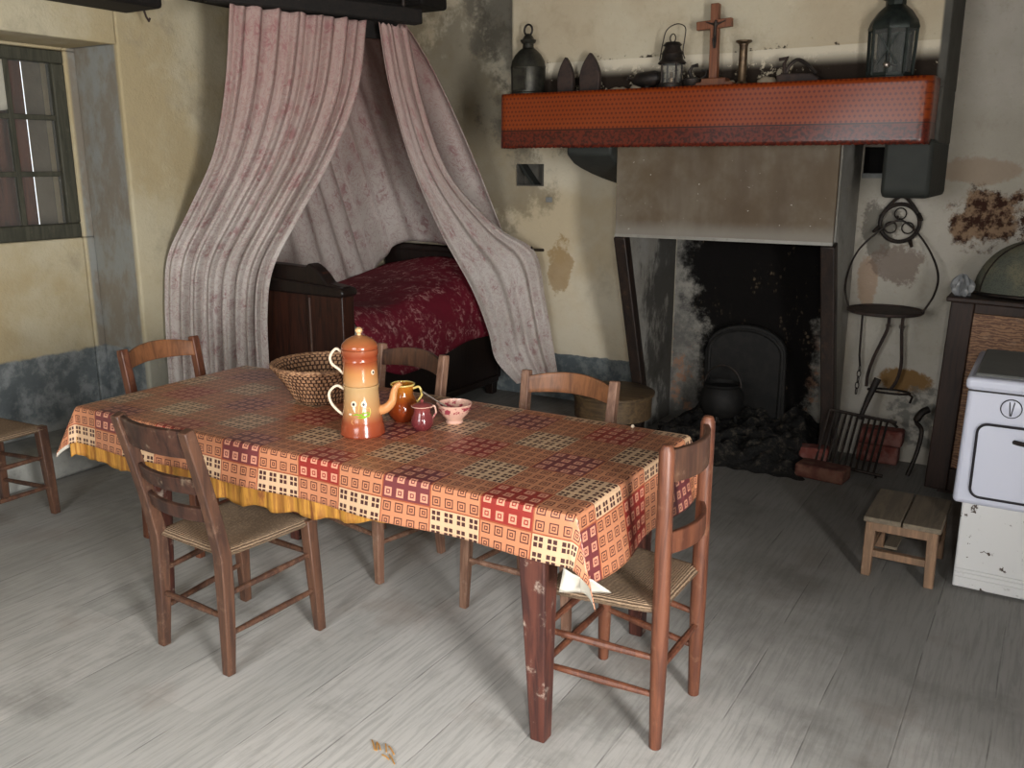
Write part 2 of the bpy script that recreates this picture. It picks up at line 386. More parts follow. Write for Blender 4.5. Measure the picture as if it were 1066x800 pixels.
def mantel_f(s):
    p = s.pos(); x, y, z = s.sep(p)
    low = s.step(z, 1.832, 1.828)
    u, v = s.m('MULTIPLY', s.m('ADD', x, s.m('MULTIPLY', y, -1.)), 42.), s.m('MULTIPLY', z, 42.)
    du = s.m('ABSOLUTE', s.m('SUBTRACT', s.m('FRACT', s.m('ADD', u, s.m('MULTIPLY', s.m('FLOOR', v), .5))), .5)); dv = s.m('ABSOLUTE', s.m('SUBTRACT', s.m('FRACT', v), .5))
    dot = s.m('LESS_THAN', s.m('ADD', du, dv), .34)
    top = s.mix(dot, c(128, 54, 18), c(92, 30, 14))
    lo = s.mix(s.step(s.noise(s.map(p, (1, 1, 1)), 60, 4, .6), .42, .6), c(98, 36, 22), c(56, 22, 18))
    col = s.mix(low, top, lo)
    line = s.m('LESS_THAN', s.m('ABSOLUTE', s.m('SUBTRACT', z, 1.835)), .004)
    return s.mix(line, col, c(50, 20, 16)), dot
M_mantel = mat('orange_shelf_cloth', mantel_f, rough=.3, spec=.45, bump=.05)
def hood_f(s):
    p = s.pos(); x, y, z = s.sep(p)
    col = s.mix(s.step(s.noise(p, 2.6, 5, .6), .38, .62), c(112, 102, 88), c(92, 78, 60))
    col = s.mix(s.m('MULTIPLY', s.step(s.noise(s.map(p, (1, 1, .3)), 3.2, 4, .6), .42, .7), .7), col, c(76, 60, 44))
    col = s.mix(s.step(s.noise(p, 40, 2), .7, .74), col, c(176, 170, 160))
    col = s.mix(s.m('MULTIPLY', s.step(z, 1.36, 1.27), .6), col, c(140, 136, 128))
    return col
M_hood = mat('smoke_browned_plate', hood_f, rough=.6, spec=.3)
def cheek_extra(s, p, col):
    x, y, z = s.sep(p)
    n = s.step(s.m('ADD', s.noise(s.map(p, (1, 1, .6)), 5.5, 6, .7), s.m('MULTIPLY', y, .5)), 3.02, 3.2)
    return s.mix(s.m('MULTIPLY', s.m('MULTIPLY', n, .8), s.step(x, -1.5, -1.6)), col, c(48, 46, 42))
M_cheek = plaster('grey_cheek_plaster', (152, 150, 144), (134, 130, 122), (84, 80, 74), cheek_extra)
M_stone = mat('dark_corbel_stone', lambda s: (s.mix(s.noise(s.pos(), 9, 5), c(30, 33, 31), c(50, 52, 48)), s.noise(s.pos(), 20, 4)), rough=.7, bump=.3)
def iron(name, a, b, rough=.55, metal=.5):
    return mat(name, lambda s: (s.mix(s.step(s.noise(s.pos(), 18, 5, .7), .4, .65), c(*a), c(*b)), s.noise(s.pos(), 40, 3)), rough=rough, metal=metal, bump=.2, bdist=.003)
M_iron = iron('black_iron', (38, 34, 32), (58, 48, 42))
M_rust = iron('rusty_iron', (66, 52, 46), (48, 40, 38), .7, .3)
M_soot = iron('sooty_cast_iron', (17, 16, 15), (28, 26, 24), .7, .1)
M_hole = mat('grey_hole_lining', lambda s: (s.mix(s.noise(s.pos(), 14, 5), c(60, 58, 54), c(104, 100, 92)), s.noise(s.pos(), 30, 4)), rough=.9)
M_holeshade = mat('hole_shade_black', base=(22, 20, 18), rough=.95)  # near-black colour standing in for the shade inside the corbel hole
M_tin = iron('dark_tin', (66, 64, 56), (48, 46, 42), .45, .6)
M_lamp = iron('green_black_tin', (46, 52, 48), (34, 38, 36), .45, .4)
M_brass = iron('dull_brass', (104, 86, 66), (70, 56, 44), .4, .7)
M_pot = dict()
def glaze(name, stops, h, rough=.18):
    def f(s):
        z = s.m('DIVIDE', s.sep(s.pos())[2], h)
        return s.ramp(s.m('ADD', z, s.m('MULTIPLY', s.m('SUBTRACT', s.noise(s.pos(), 8, 2), .5), .06)), [(p, c(*q)) for p, q in stops])
    return mat(name, f, rough=rough, spec=.5)
M_enamel_low = glaze('brown_buff_enamel', [(0, (140, 62, 38)), (.3, (152, 76, 48)), (.55, (176, 130, 84)), (1, (180, 148, 104))], .175)
M_enamel_up = glaze('buff_orange_enamel', [(0, (186, 142, 94)), (.35, (180, 124, 74)), (.62, (150, 76, 44)), (.8, (138, 62, 36)), (1, (152, 84, 54))], .13)
M_lid = glaze('orange_lid_enamel', [(0, (146, 70, 40)), (.5, (160, 98, 58)), (1, (176, 124, 82))], .06)
M_cream = mat('cream_enamel', base=(224, 206, 182), rough=.2)
M_knob = mat('buff_knob', base=(206, 168, 120), rough=.3)
M_spout = mat('spout_enamel', base=(196, 136, 86), rough=.2)
M_amber = glaze('amber_glaze', [(0, (112, 42, 20)), (.5, (136, 58, 22)), (.8, (160, 92, 28)), (1, (176, 112, 36))], .14, .1)
M_plum = glaze('plum_glaze', [(0, (96, 38, 42)), (.6, (110, 48, 50)), (1, (126, 62, 60))], .08, .12)
M_bowl = mat('pink_bowl', lambda s: s.mix(s.m('MULTIPLY', s.step(s.noise(s.pos(), 60, 3), .52, .6), s.m('MULTIPLY', s.step(s.sep(s.pos())[2], .03, .035), s.step(s.sep(s.pos())[2], .07, .06))), c(206, 164, 146), c(150, 64, 74)), rough=.2)
M_green = mat('leaf_green', base=(132, 176, 42), rough=.3)
M_black = mat('black_dot', base=(42, 40, 44), rough=.3)
M_yellow = mat('yellow_glaze', base=(214, 190, 110), rough=.25)
M_silver = mat('steel', base=(170, 160, 150), rough=.3, metal=.9)
def wick_f(s):
    u, v, _ = s.sep(s.uv())
    vv = s.m('MULTIPLY', v, 12.); uu = s.m('ADD', s.m('MULTIPLY', u, 54.), s.m('MULTIPLY', s.m('FLOOR', vv), .38))
    a = s.m('ABSOLUTE', s.m('SUBTRACT', s.m('FRACT', uu), .5)); b = s.m('ABSOLUTE', s.m('SUBTRACT', s.m('FRACT', vv), .5))
    g = s.m('MAXIMUM', s.step(a, .26, .46), s.step(b, .3, .48))
    col = s.mix(s.noise(s.pos(), 30, 3), c(196, 152, 114), c(150, 108, 78))
    return s.mix(g, col, c(62, 38, 28)), s.m('SUBTRACT', 1., g)
M_wick = mat('wicker', wick_f, rough=.6, bump=.8, bdist=.006)
M_wickrim = mat('wicker_rim', lambda s: s.mix(s.step(s.noise(s.pos(), 90, 3), .4, .6), c(112, 78, 56), c(178, 136, 100)), rough=.7)
M_winframe = wood('green_grey_window_paint', (72, 70, 58), (52, 52, 42), (98, 94, 80), .7)
M_shut = wood('red_brown_shutter', (98, 56, 40), (72, 44, 34), (104, 74, 50), .85)
M_rebate = plaster('rebate_stone', (120, 112, 98), (100, 92, 80), (70, 64, 56))
def glass_f():
    m = bpy.data.materials.new('dusty_glass'); m.use_nodes = True; b = m.node_tree.nodes['Principled BSDF']
    b.inputs['Base Color'].default_value = (.3, .3, .28, 1); b.inputs['Roughness'].default_value = .08; b.inputs['Alpha'].default_value = .12
    return m
M_glass = glass_f()
M_paper = mat('grey_paper', base=(176, 172, 158), rough=.9)
def stove_f(s):
    p = s.pos(); n = s.noise(p, 38, 3, .6); n2 = s.noise(p, 9, 4)
    return s.mix(s.m('MULTIPLY', s.step(n, .62, .66), s.step(n2, .42, .55)), c(194, 194, 194), c(60, 46, 36))
M_stove = mat('white_enamel', base=(190, 193, 208), rough=.25)
M_stoveold = mat('chipped_enamel', stove_f, rough=.5)
M_stovetop = mat('grey_hob', lambda s: s.mix(s.noise(s.pos(), 12, 4), c(92, 94, 94), c(116, 116, 112)), rough=.6)
def marb_f(s):
    p = s.pos(); q = s.wave(s.map(p, (1, 1, 3)), 7, 9, 3, 'Z', 4)
    col = s.mix(s.step(q, .3, .7), c(150, 112, 82), c(104, 72, 54))
    return s.mix(s.m('MULTIPLY', s.step(s.noise(p, 9, 4), .55, .7), .6), col, c(178, 150, 124))
M_marb = mat('marbled_brown_panel', marb_f, rough=.6)
def mesh_f(s):
    p = s.pos()
    col = s.mix(s.step(s.noise(p, 6, 5), .4, .65), c(88, 92, 82), c(116, 112, 92))
    return s.mix(s.m('MULTIPLY', s.step(s.noise(p, 150, 2), .5, .6), .4), col, c(60, 62, 56)), s.noise(p, 150, 2)
M_mesh = mat('grey_gauze', mesh_f, rough=.8, bump=.4)
M_plastic = mat('clear_plastic', base=(128, 130, 132), rough=.3)
M_brick = mat('red_brick', lambda s: (s.mix(s.step(s.noise(s.pos(), 16, 5), .4, .65), c(116, 60, 52), c(138, 96, 88)), s.noise(s.pos(), 30, 4)), rough=.9)
M_brickdark = mat('dusty_brick', lambda s: (s.mix(s.step(s.noise(s.pos(), 16, 5), .4, .65), c(84, 46, 38), c(110, 76, 62)), s.noise(s.pos(), 30, 4)), rough=.9)
M_ash = mat('black_ash', lambda s: (s.mix(s.step(s.noise(s.pos(), 22, 6, .7), .5, .66), c(20, 19, 18), c(66, 60, 52)), s.noise(s.pos(), 30, 5)), rough=.95, bump=.8, bdist=.03)
M_pebble = mat('pale_mortar', lambda s: s.mix(s.noise(s.pos(), 20, 4), c(170, 156, 134), c(120, 106, 90)), rough=.95)
M_straw = mat('straw', base=(190, 140, 70), rough=.8)

# ------------------------------------------------------------------ room shell
XL, XN, XR, YF, YB, YR, ZC = -4.48, -4.87, 1.5, -1.5, 5.6, 5.35, 2.85
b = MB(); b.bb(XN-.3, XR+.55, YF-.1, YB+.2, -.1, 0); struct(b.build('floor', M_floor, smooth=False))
b = MB(); b.bb(XN-.3, XR+.1, YF-.1, YB+.2, ZC, ZC+.1); struct(b.build('ceiling', M_beam, smooth=False))
b = MB()   # left wall: the window bay is a recess
b.bb(XN, XL, 3.32, YB+.2, 0, ZC); b.bb(XN, XL, YF, 1.9, 0, ZC); b.bb(XN, XL, 1.9, 3.32, 2.275, ZC)
b.wall('x', XN, 1.8, 3.5, 0, 2.4, [(2.1, 3.26, 1.235, 2.262)], -.24)
struct(b.build('wall_left', M_left, smooth=False, bevel=.012))
b = MB(); b.prism([(2.0, 0)]+[(1.95, .12), (1.95, .15)]+[(3.31, .15), (3.31, 0)], XN, -4.45, 'yz')
struct(b.build('trim_1', M_step, bevel=.02), 'pale plastered step along the window recess')
b = MB(); b.wall('y', YB, XN, XR, 0, ZC, [(-3.34, -3.115, 1.5, 1.65)], .18); b.bb(-3.4, -3.05, YB+.18, YB+.2, 1.4, 1.7)
struct(b.build('wall_back', M_back, smooth=False))
b = MB(); b.wall('y', YR, -1.0, XR, 0, ZC, [(-.975, -.78, 1.6, 1.74)], .24); b.bb(-1.0, -.74, YR+.23, YR+.25, 1.5, 1.8)
struct(b.build('wall_back_right', M_right, smooth=False))
b = MB(); b.wall('x', XR, YF, YB, 0, ZC, [(-.4, .65, 0, 2.05)], .45); b.bb(XR+.5, XR+.55, -.6, .9, -.1, 2.3); struct(b.build('wall_right', M_right, smooth=False))  # panel outside the doorway is added to keep sky light out
b = MB(); b.bb(XN, XR, YF-.1, YF, 0, ZC); struct(b.build('wall_front', M_left, smooth=False))
b = MB(); b.bb(-2.93, -.555, 4.86, YB+.05, 2.0, ZC); b.bb(-.70, -.557, 4.87, YB, 1.74, 2.02); struct(b.build('wall_chimney_breast', M_breast, smooth=False, bevel=.015), 'pale plastered chimney breast above the mantel')
b = MB(); b.bb(XL, -4.18, .0, 3.4, 2.44, ZC); tag(b.build('ceiling_beam', M_beam, bevel=.02), 'black ceiling beam above the window, ending short of the drapes', 'beam')
b = MB(); b.bb(XL, -3.9, 5.3, YB, 2.70, ZC); tag(b.build('ceiling_beam', M_beam, bevel=.02), 'black ceiling beam end high on the wall right of the drapes', 'beam')
b = MB(); b.tube([(-4.3, 3.37, 2.44), (-4.3, 3.38, 2.41), (-4.28, 3.38, 2.385), (-4.27, 3.38, 2.40)], .006, 6)
tag(b.build('hook', M_rust), 'small rusty hook under the end of the beam near the window', 'hook')

# window_1
win = bpy.data.objects.new('window_1', None); C.objects.link(win); struct(win, 'small green-grey paned window in the left recess')
win.location = (XN-.02, 2.68, 1.235)
b = MB(); W0, W1, HH = -.58, .58, 1.025
for y0, y1, z0, z1 in ((W0, W1, 0, .085), (W0, W1, HH-.07, HH), (W1-.075, W1, .085, HH-.07), (W0, W0+.075, .085, HH-.07)): b.bb(-.05, .012, y0, y1, z0, z1)
b.build('window_frame', M_winframe, win, bevel=.008)
b = MB(); b.bb(-.03, 0, -.03, .03, .05, HH-.05)
for y in (.255, -.255): b.bb(-.032, -.003, y-.014, y+.014, .08, HH-.06)
for z in (.36, .665): b.bb(-.029, -.006, W0+.05, W1-.05, z-.014, z+.014)
b.build('glazing_bar', M_winframe, win, bevel=.003)
b = MB(); b.bb(-.02, -.017, W0+.05, W1-.05, .06, HH-.05); b.build('pane', M_glass, win, smooth=False)
b = MB(); b.grid(lambda u, v: (-.012, .05+.215*u, .70+.255*v+.01*sin(7*u)), 6, 6); b.build('paper_patch', M_paper, win, solid=.002)
# closed shutters outside, a slit of daylight at their edge
b = MB(); b.bb(XN-.25, XN-.24, 1.9, 3.148, 1.1, 2.4)
sh = b.build('trim_6', M_shut, smooth=False); struct(sh, 'red-brown shutter closed outside the window')
b = MB(); b.bb(XN-.25, XN-.24, 3.158, 3.4, 1.1, 2.4); struct(b.build('trim_7', M_rebate, smooth=False), 'pale stone rebate beside the shutter')

# fireplace mouth: cheeks, hood plate, posts
def cheek(x0, x1):
    return MB().prism([(4.84, 1.27), (4.84, 1.78), (YR if x0 > -1.5 else YB, 1.78), (YR if x0 > -1.5 else YB, 0), (5.16, 0), (5.16, .3)], x0, x1, 'yz')
struct(cheek(-2.2, -2.13).build('trim_2', M_cheek, smooth=False), 'grey plastered left cheek of the hearth')
struct(cheek(-1.03, -.985).build('trim_3', M_cheek, smooth=False), 'grey plastered right cheek of the hearth')
b = MB(); b.bb(-2.2, -.99, 4.80, 4.83, 1.255, 1.78)
hood = tag(b.build('hood_plate', M_hood, bevel=.004), 'smoke-browned plate closing the chimney under the orange mantel cloth', 'fireplace hood')
b = MB(); b.bb(-2.2, -.99, 4.794, 4.834, 1.245, 1.262); b.build('edge_strip', M_cheek, hood)
def post(x, label):
    b = MB(); b.sq([(x, 4.815, 1.25), (x, 5.16, .28), (x, 5.14, 0)], .036)
    return tag(b.build('slanting_post', M_post, bevel=.006), label, 'post', 'slanting posts of the hearth')
post(-2.165, 'dark slanting wooden post left of the fireplace mouth, above the round stool')
post(-1.01, 'dark slanting wooden post right of the fireplace mouth, beside the gridiron')
# mantel shelf & cloth
b = MB(); b.bb(-2.84, -.6, 4.68, 4.86, 1.76, 2.03); b.bb(-2.2, -.72, 4.86, YR, 1.79, 1.98)
tag(b.build('mantel_shelf', M_dark, bevel=.02), 'thick dark wooden mantel shelf under the orange cloth', 'mantel')
path = [(-2.885, 4.855)]+[(-2.885, 4.70)]+arc(-2.835, 4.69, .05, .05, 180, 270, 6)+arc(-.625, 4.69, .05, .05, 270, 360, 6)+[(-.575, 4.855)]
fine = []
for (a, bb) in zip(path, path[1:]):
    L = math.dist(a, bb); k = max(1, int(L/.012))
    fine += [(a[0]+(bb[0]-a[0])*i/k, a[1]+(bb[1]-a[1])*i/k) for i in range(k)]
fine.append(path[-1])
cl = MB()
def mc(u, v):
    i = min(int(u*(len(fine)-1)+.5), len(fine)-1); x, y = fine[i]
    zb = 1.742-.006*(1-abs(((i*.012) % .03)/.015-1)); z = 2.04+(zb-2.04)*v
    return (x, y-.012*v+.002*sin(x*9+v*2), z)
cl.grid(mc, len(fine)-1, 12)
m1 = cl.build('mantel_cloth', M_mantel, solid=.003); tag(m1, 'glossy orange patterned cloth with scalloped hem hanging from the mantel', 'cloth')
b = MB(); b.bb(-2.87, -.585, 4.68, 4.85, 2.031, 2.037); b.build('top_fold', M_mantel, m1, bevel=.002)
# corbels
prof = [(YB, 1.765), (4.72, 1.765), (4.72, 1.70)]+[(4.72+.88*t, 1.70-.20*t**.6) for t in [.1, .2, .35, .5, .7, .85]]+[(YB, 1.48)]
b = MB(); b.prism(prof, -2.48, -2.2, 'yz'); tag(b.build('corbel', M_stone, bevel=.015), 'dark curved stone corbel under the left end of the mantel', 'corbel', 'corbels under the mantel')
prof = [(YR, 1.765), (4.72, 1.765), (4.72, 1.56)]+arc(4.77, 1.54, .05, .05, 180, 270, 5)+[(YR, 1.49)]
b = MB(); b.prism(prof, -.775, -.557, 'yz'); tag(b.build('corbel', M_stone, bevel=.02), 'dark blunt stone corbel under the right end of the mantel', 'corbel', 'corbels under the mantel')
b = MB(); b.bb(-.975, -.79, YR-.02, YR+.1, 1.575, 1.60); struct(b.build('trim_4', M_step), 'pale ledge of the dark hole beside the right corbel')
b = MB(); b.bb(-3.335, -3.12, YB+.10, YB+.178, 1.5, 1.65); b.bb(-3.335, -3.328, YB+.004, YB+.1, 1.5, 1.65); b.bb(-3.13, -3.12, YB+.004, YB+.1, 1.5, 1.65); b.bb(-3.328, -3.13, YB+.004, YB+.1, 1.5, 1.508); struct(b.build('trim_8', M_hole, smooth=False), 'grey lining added to darken the small wall hole')  # lining put in so the inside of the hole comes out darker
b = MB(); b.bb(-.975, -.785, YR+.12, YR+.22, 1.6, 1.745); b.bb(-.975, -.97, YR+.004, YR+.12, 1.6, 1.745); struct(b.build('trim_9', M_holeshade, smooth=False), 'near-black lining painting shade into the hole beside the right corbel')
# hole in back wall: dark sloped slab
b = MB(); b.box((-3.255, YB+.05, 1.575), (.02, .09, .2), Matrix.Rotation(R(-38), 3, 'Y')); struct(b.build('trim_5', M_stone, bevel=.003), 'slanting slat in the small wall hole')
b = MB(); b.box((-3.07, YB-.004, 1.41), (.05, .008, .035)); t = tag(b.build('wall_plate', M_step, bevel=.004), 'small grey metal plate on the wall below the wall hole', 'plate')
# hearth
b = MB(); b.prism([(-1.86, 0), (-1.33, 0), (-1.35, .5)]+arc(-1.6, .52, .25, .16, 0, 180, 12)+[(-1.86, .5)], 5.48, 5.52)
fb = tag(b.build('fireback', M_soot, bevel=.008), 'black arched cast-iron fireback standing in the hearth', 'fireback')
b = MB(); b.tube([(-1.83, 5.475, .03), (-1.83, 5.475, .5)]+[(x, 5.475, z) for x, z in arc(-1.6, .5, .23, .15, 180, 0, 14)]+[(-1.37, 5.475, .03)], .012, 6); b.build('raised_rim', M_soot, fb)
kt = thing('cauldron', 'round sooty black pot sitting before the fireback', 'pot', (-1.66, 5.25, .13))
b = MB(); b.lathe([(.0, 0), (.06, .004), (.11, .04), (.135, .1), (.13, .16), (.105, .2), (.115, .215), (.11, .222), (.1, .2), (.0, .19)], n=28); b.build('body', M_soot, kt)
b = MB(); b.tube([(.115*cos(a), 0, .2+.13*sin(a)) for a in [pi*i/14 for i in range(15)]], .006, 6); b.build('bail_handle', M_iron, kt)
for k in range(3):
    a = 2*pi*k/3+.5
    b = MB(); b.tube([(.08*cos(a), .08*sin(a), .03), (.1*cos(a), .1*sin(a), -.06)], [.014, .009], 8); b.build('leg', M_soot, kt)
def heap(u, v):
    x = -2.05+1.02*u; y = 4.72+.85*v; e = min(1, 6*u, 6*(1-u), 5*v+.02, 1)
    n = sin(x*23+y*9)*.5+sin(y*31-x*14)*.5+sin(x*47+2)*sin(y*53)*.7
    return (x+.012*sin(y*60), y+.012*sin(x*55), .006+e*(.075+.036*n+.05*v)-(1-min(1, e*1.5))*.02+.0)
b = MB(); b.grid(lambda u, v: (lambda p: (p[0], p[1], max(.002, p[2])))(heap(u, v)), 60, 50)
tag(b.build('ash_heap', M_ash), 'heap of black ash and cinders spilling out of the hearth', 'ash', kind='stuff')
logs = [((-1.95, 5.0, .1), (-1.55, 4.86, .12), .035, 'charred log lying across the left of the ash heap'),
        ((-1.5, 5.08, .12), (-1.12, 4.98, .12), .04, 'charred log lying on the right of the ash heap'),
        ((-1.66, 4.86, .09), (-1.4, 5.08, .15), .028, 'short charred stick lying steeply in the middle of the ash'),
        ((-1.36, 4.8, .08), (-1.2, 5.06, .14), .032, 'thick charred stub at the front right of the ash')]
for p0, p1, r, lb in logs:
    P0, P1 = Vector(p0), Vector(p1)
    b = MB(); b.tube([P0.lerp(P1, k/6)+Vector((0, 0, .008*sin(k*2.1))) for k in range(7)], [r*(.8+.25*sin(k*1.7+r*90)) for k in range(7)], 9)
    tag(b.build('charred_log', M_ash), lb, 'log', 'charred wood in the hearth')
# bricks
def brick(ctr, size, rz, label, m=M_brick):
    b = MB(); b.box((0, 0, size[2]/2), size)
    o = b.build('brick', m, bevel=.012, loc=ctr, rot=(0, 0, rz)); tag(o, label, 'brick', 'loose bricks by the hearth')
brick((-.745, 5.29, 0), (.22, .11, .105), 0, 'pinkish brick under the red brick behind the gridiron')
brick((-.735, 5.29, .107), (.23, .11, .09), 0, 'red brick lying on top of the pinkish brick behind the gridiron')
brick((-1.05, 5.06, 0), (.16, .1, .1), .2, 'pink brick stub between the ash heap and the gridiron')
brick((-.95, 4.83, 0), (.26, .14, .075), -.12, 'dusty brown brick lying flat in front of the gridiron', M_brickdark)

# ------------------------------------------------------------------ bed
bed = thing('bed', 'dark wooden bed in the corner behind the rose drapes', 'bed', (-3.92, 4.7, 0))
def rel(o, *p): return tuple(Vector(p)-o.location)
b = MB(); b.prism([(-.5, .12), (.34, .12), (.34, 1.04), (.30, 1.065), (-.5, 1.085)], -.84, -.775)
fbd = b.build('footboard', M_bed, bed, bevel=.008)
b = MB(); b.prism([(.22, 0), (.495, 0), (.495, .93), (.22, .93)], -.865, -.765); b.build('corner_pilaster', M_bed, fbd, bevel=.006)
b = MB(); b.prism([(-.5, 1.03), (.5, .97), (.52, .95), (.515, .925), (.49, .915), (-.5, .925)], -.885, -.755)
b.build('cap_moulding', M_dark, fbd, bevel=.012)
b = MB(); b.prism([(-.5, 1.02), (-.5, 1.095), (.22, 1.075)]+[(.22+.16*t, 1.10-.01*t-.10*t*t) for t in (.1, .3, .5, .75, 1)]+[(.50, .975), (.46, .955)], -.86, -.77); b.build('scroll_crest', M_dark, fbd, bevel=.02)
b = MB(); b.tube([(.25, -.868, .12), (.25, -.868, .9)], .008, 6); b.build('bead', M_chair_dark, fbd)
b = MB(); b.prism([(-.52, .12), (.5, .12), (.5, .66), (.45, .70), (.43, .86), (.38, .97), (.2, 1.03), (-.4, 1.06), (-.52, 1.04)], .77, .83); hb = b.build('headboard', M_dark, bed, bevel=.015)
b = MB(); b.tube([(-.5, .80, 1.04), (.2, .80, 1.03), (.36, .80, .985)], .035, 10); b.build('crest_roll', M_dark, hb)
for sx in (-.5, .475):
    b = MB(); b.bb(sx-.02, sx+.02, -.78, .78, .14, .56); r_ = b.build('side_rail', M_dark, bed, bevel=.006)
    b = MB(); b.bb(sx-.03, sx+.035, -.78, .78, .10, .15); b.build('base_moulding', M_dark, r_, bevel=.008)
for sx in (-.46, .44):
    for sy in (-.78, .78):
        b = MB(); b.sq([(sx, sy, .14), (sx, sy, 0)], [.04, .03]); b.build('foot', M_dark, bed, bevel=.006)
b = MB(); b.bb(-.48, .455, -.76, .76, .45, .74); tag(b.build('mattress', M_white, bevel=.05, seg=3, loc=bed.location), 'thick mattress under the burgundy quilt', 'mattress')
def quilt(u, v):       # u across, v along: foot to head
    s_ = -.475+1.275*u; y = -.75+1.515*v
    top = .765+.16*max(0, (v-.35)/.65)**1.2*(1+.15*sin(u*5))+.05*sin(pi*min(1, max(0, u*1.3)))*.6+.012*sin(9*u+4*v)+.09*max(0, 1-v/.25)*.9
    edge = .46
    if s_ < edge:
        x = s_; z = top-.06*max(0, (s_-(edge-.12))/.12)**2
    else:
        d = s_-edge; dl = d*(.78+.28*v+.10*sin(7*v))
        x = edge+.066*min(1, d*10)+.014*sin(14*v)*d*2; z = top-.06-dl*1.0
    return (x+bed.location.x, y+bed.location.y, z)
b = MB(); b.grid(quilt, 50, 50)
tag(b.build('quilt', M_quilt, solid=.012), 'burgundy floral quilt spread over the corner bed', 'quilt')

# ------------------------------------------------------------------ canopy and drapes
can = thing('bed_canopy', 'black wooden canopy rail above the bed, holding the rose drapes', 'canopy', (-3.6, 3.9, 2.43))
P = [(-3.78, 3.33), (-3.69, 3.52), (-3.57, 3.85), (-3.46, 4.15), (-3.37, 4.40), (-3.34, 4.50)]
b = MB(); b.tube([rel(can, x, y, 2.475) for x, y in P], [.06]*6, 4, phase=pi/4); b.build('front_rail', M_beam, can, bevel=.01)
b = MB(); b.prism([rel(can, x, y, 0)[:2] for x, y in P]+[rel(can, XL+.005, 4.5, 0)[:2], rel(can, XL+.005, 3.33, 0)[:2]], .135, .16, 'xy'); b.build('top_board', M_beam, can)
b = MB(); b.prism([rel(can, x-.08, y+.05, 0)[:2] for x, y in P[2:5]]+[rel(can, x-.10, y+.06, 0)[:2] for x, y in P[4:1:-1]], -.08, .12, 'xy'); b.build('inner_board', M_beam, can)
for k in (1, 4):
    b = MB(); x, y, _ = rel(can, P[k][0], P[k][1], 0); b.tube([(x, y, .08), (x, y, ZC-2.43)], .012, 6); b.build('hanger_rod', M_iron, can)
def drape(name, L, Rr, folds, amp, label, m=M_drape, nu=150, sc=.004, group='rose drapes of the bed canopy', phase=0., steps=10):
    Lp, Rp = smooth_path(L, steps), smooth_path(Rr, steps); k = len(Lp)-1
    def f(u, v):
        t = v*k; i = min(int(t), k-1); fr = t-i
        a = Lp[i].lerp(Lp[i+1], fr); q = Rp[i].lerp(Rp[i+1], fr)
        d = q-a; n = Vector((d.y, -d.x, 0)).normalized()
        av = amp*(.6+.5*v)*min(1, d.length/.5)
        env = min(1, u*10, (1-u)*10)*.85+.15
        w_ = sin(2*pi*folds*(u+.05*sin(2*pi*u+phase))+phase+1.1*sin(2.2*v+phase))*.7+.35*sin(2*pi*folds*1.73*u+3*v+phase)
        sag = Vector((0, 0, -.012*abs(sin(pi*6*u))*(1-v)**6))
        return a.lerp(q, u)+n*av*w_*env+sag
    L0 = (Lp[0]-Rp[0]).length; width = max(1.0, 1.6*(Lp[k//2]-Rp[k//2]).length)
    H = sum((Lp[i+1]-Lp[i]).length for i in range(k))
    b = MB(); b.grid(f, nu, 70, lambda u, v: (u*width, 2.4-v*H))
    return tag(b.build(name, m, solid=sc), label, 'drape', group)
Ld = [(-3.72, 3.43, 2.44), (-3.85, 3.478, 2.045), (-4.05, 3.542, 1.706), (-4.25, 3.523, 1.416), (-4.41, 3.472, 1.142), (-4.42, 3.43, .9), (-4.42, 3.41, .6), (-4.42, 3.4, .25)]
Rd = [(-3.415, 4.12, 2.42), (-3.447, 4.06, 2.043), (-3.606, 4.0, 1.681), (-3.799, 3.90, 1.33), (-3.90, 3.79, 1.06), (-3.94, 3.76, .8), (-3.955, 3.76, .45), (-3.955, 3.75, .25)]
drape('curtain', Ld, Rd, 9, .036, 'wide faded rose drape flaring to the left, gathered over the bed foot', phase=.4)
Id = [(-3.395, 4.2, 2.42), (-3.453, 4.35, 2.088), (-3.50, 4.6, 1.655), (-3.47, 4.85, 1.228), (-3.36, 5.05, .833), (-3.293, 5.15, .534), (-3.262, 5.2, .324), (-3.122, 5.25, .161)]
Od = [(-3.368, 4.42, 2.42), (-3.429, 4.65, 1.996), (-3.404, 4.9, 1.565), (-3.259, 5.25, 1.226), (-3.10, 5.45, 1.064), (-3.044, 5.5, .741), (-2.988, 5.5, .474), (-2.938, 5.5, .216)]
drape('curtain', Id, Od, 3, .03, 'narrow faded rose drape swept to the right across the wall beside the bed', phase=1.3, nu=90)
# inner drape lining both walls of the corner
top = smooth_path([(-3.85, 3.75, 2.53), (-4.1, 3.8, 2.53), (-4.3, 4.1, 2.53), (-4.2, 4.4, 2.53), (-3.85, 4.45, 2.53), (-3.5, 4.42, 2.53)], 8)
bot = smooth_path([(-4.43, 3.9, .72), (-4.43, 4.4, .70), (-4.43, 4.9, .72), (-4.43, 5.25, .86), (-4.30, 5.46, 1.06), (-3.85, 5.46, 1.03), (-3.3, 5.47, 1.04)], 8)
def inner(u, v):
    def at(p, t): t *= len(p)-1; i = min(int(t), len(p)-2); return p[i].lerp(p[i+1], t-i)
    a, q = at(top, u), at(bot, u); p = a.lerp(q, v)
    p = p.lerp(Vector((p.x, p.y, p.z)), 1); s_ = v**.7
    x = a.x+(q.x-a.x)*s_; y = a.y+(q.y-a.y)*s_
    w_ = .02*sin(2*pi*11*u+1.2*sin(3*v))
    n = Vector((1, 0, 0)) if u < .5 else Vector((0, -1, 0))
    return Vector((x, y, p.z))+n*w_+Vector((0, 0, .05*sin(3*pi*u)*v))
b = MB(); b.grid(inner, 160, 50, lambda u, v: (u*3, 2.4-v*1.5))
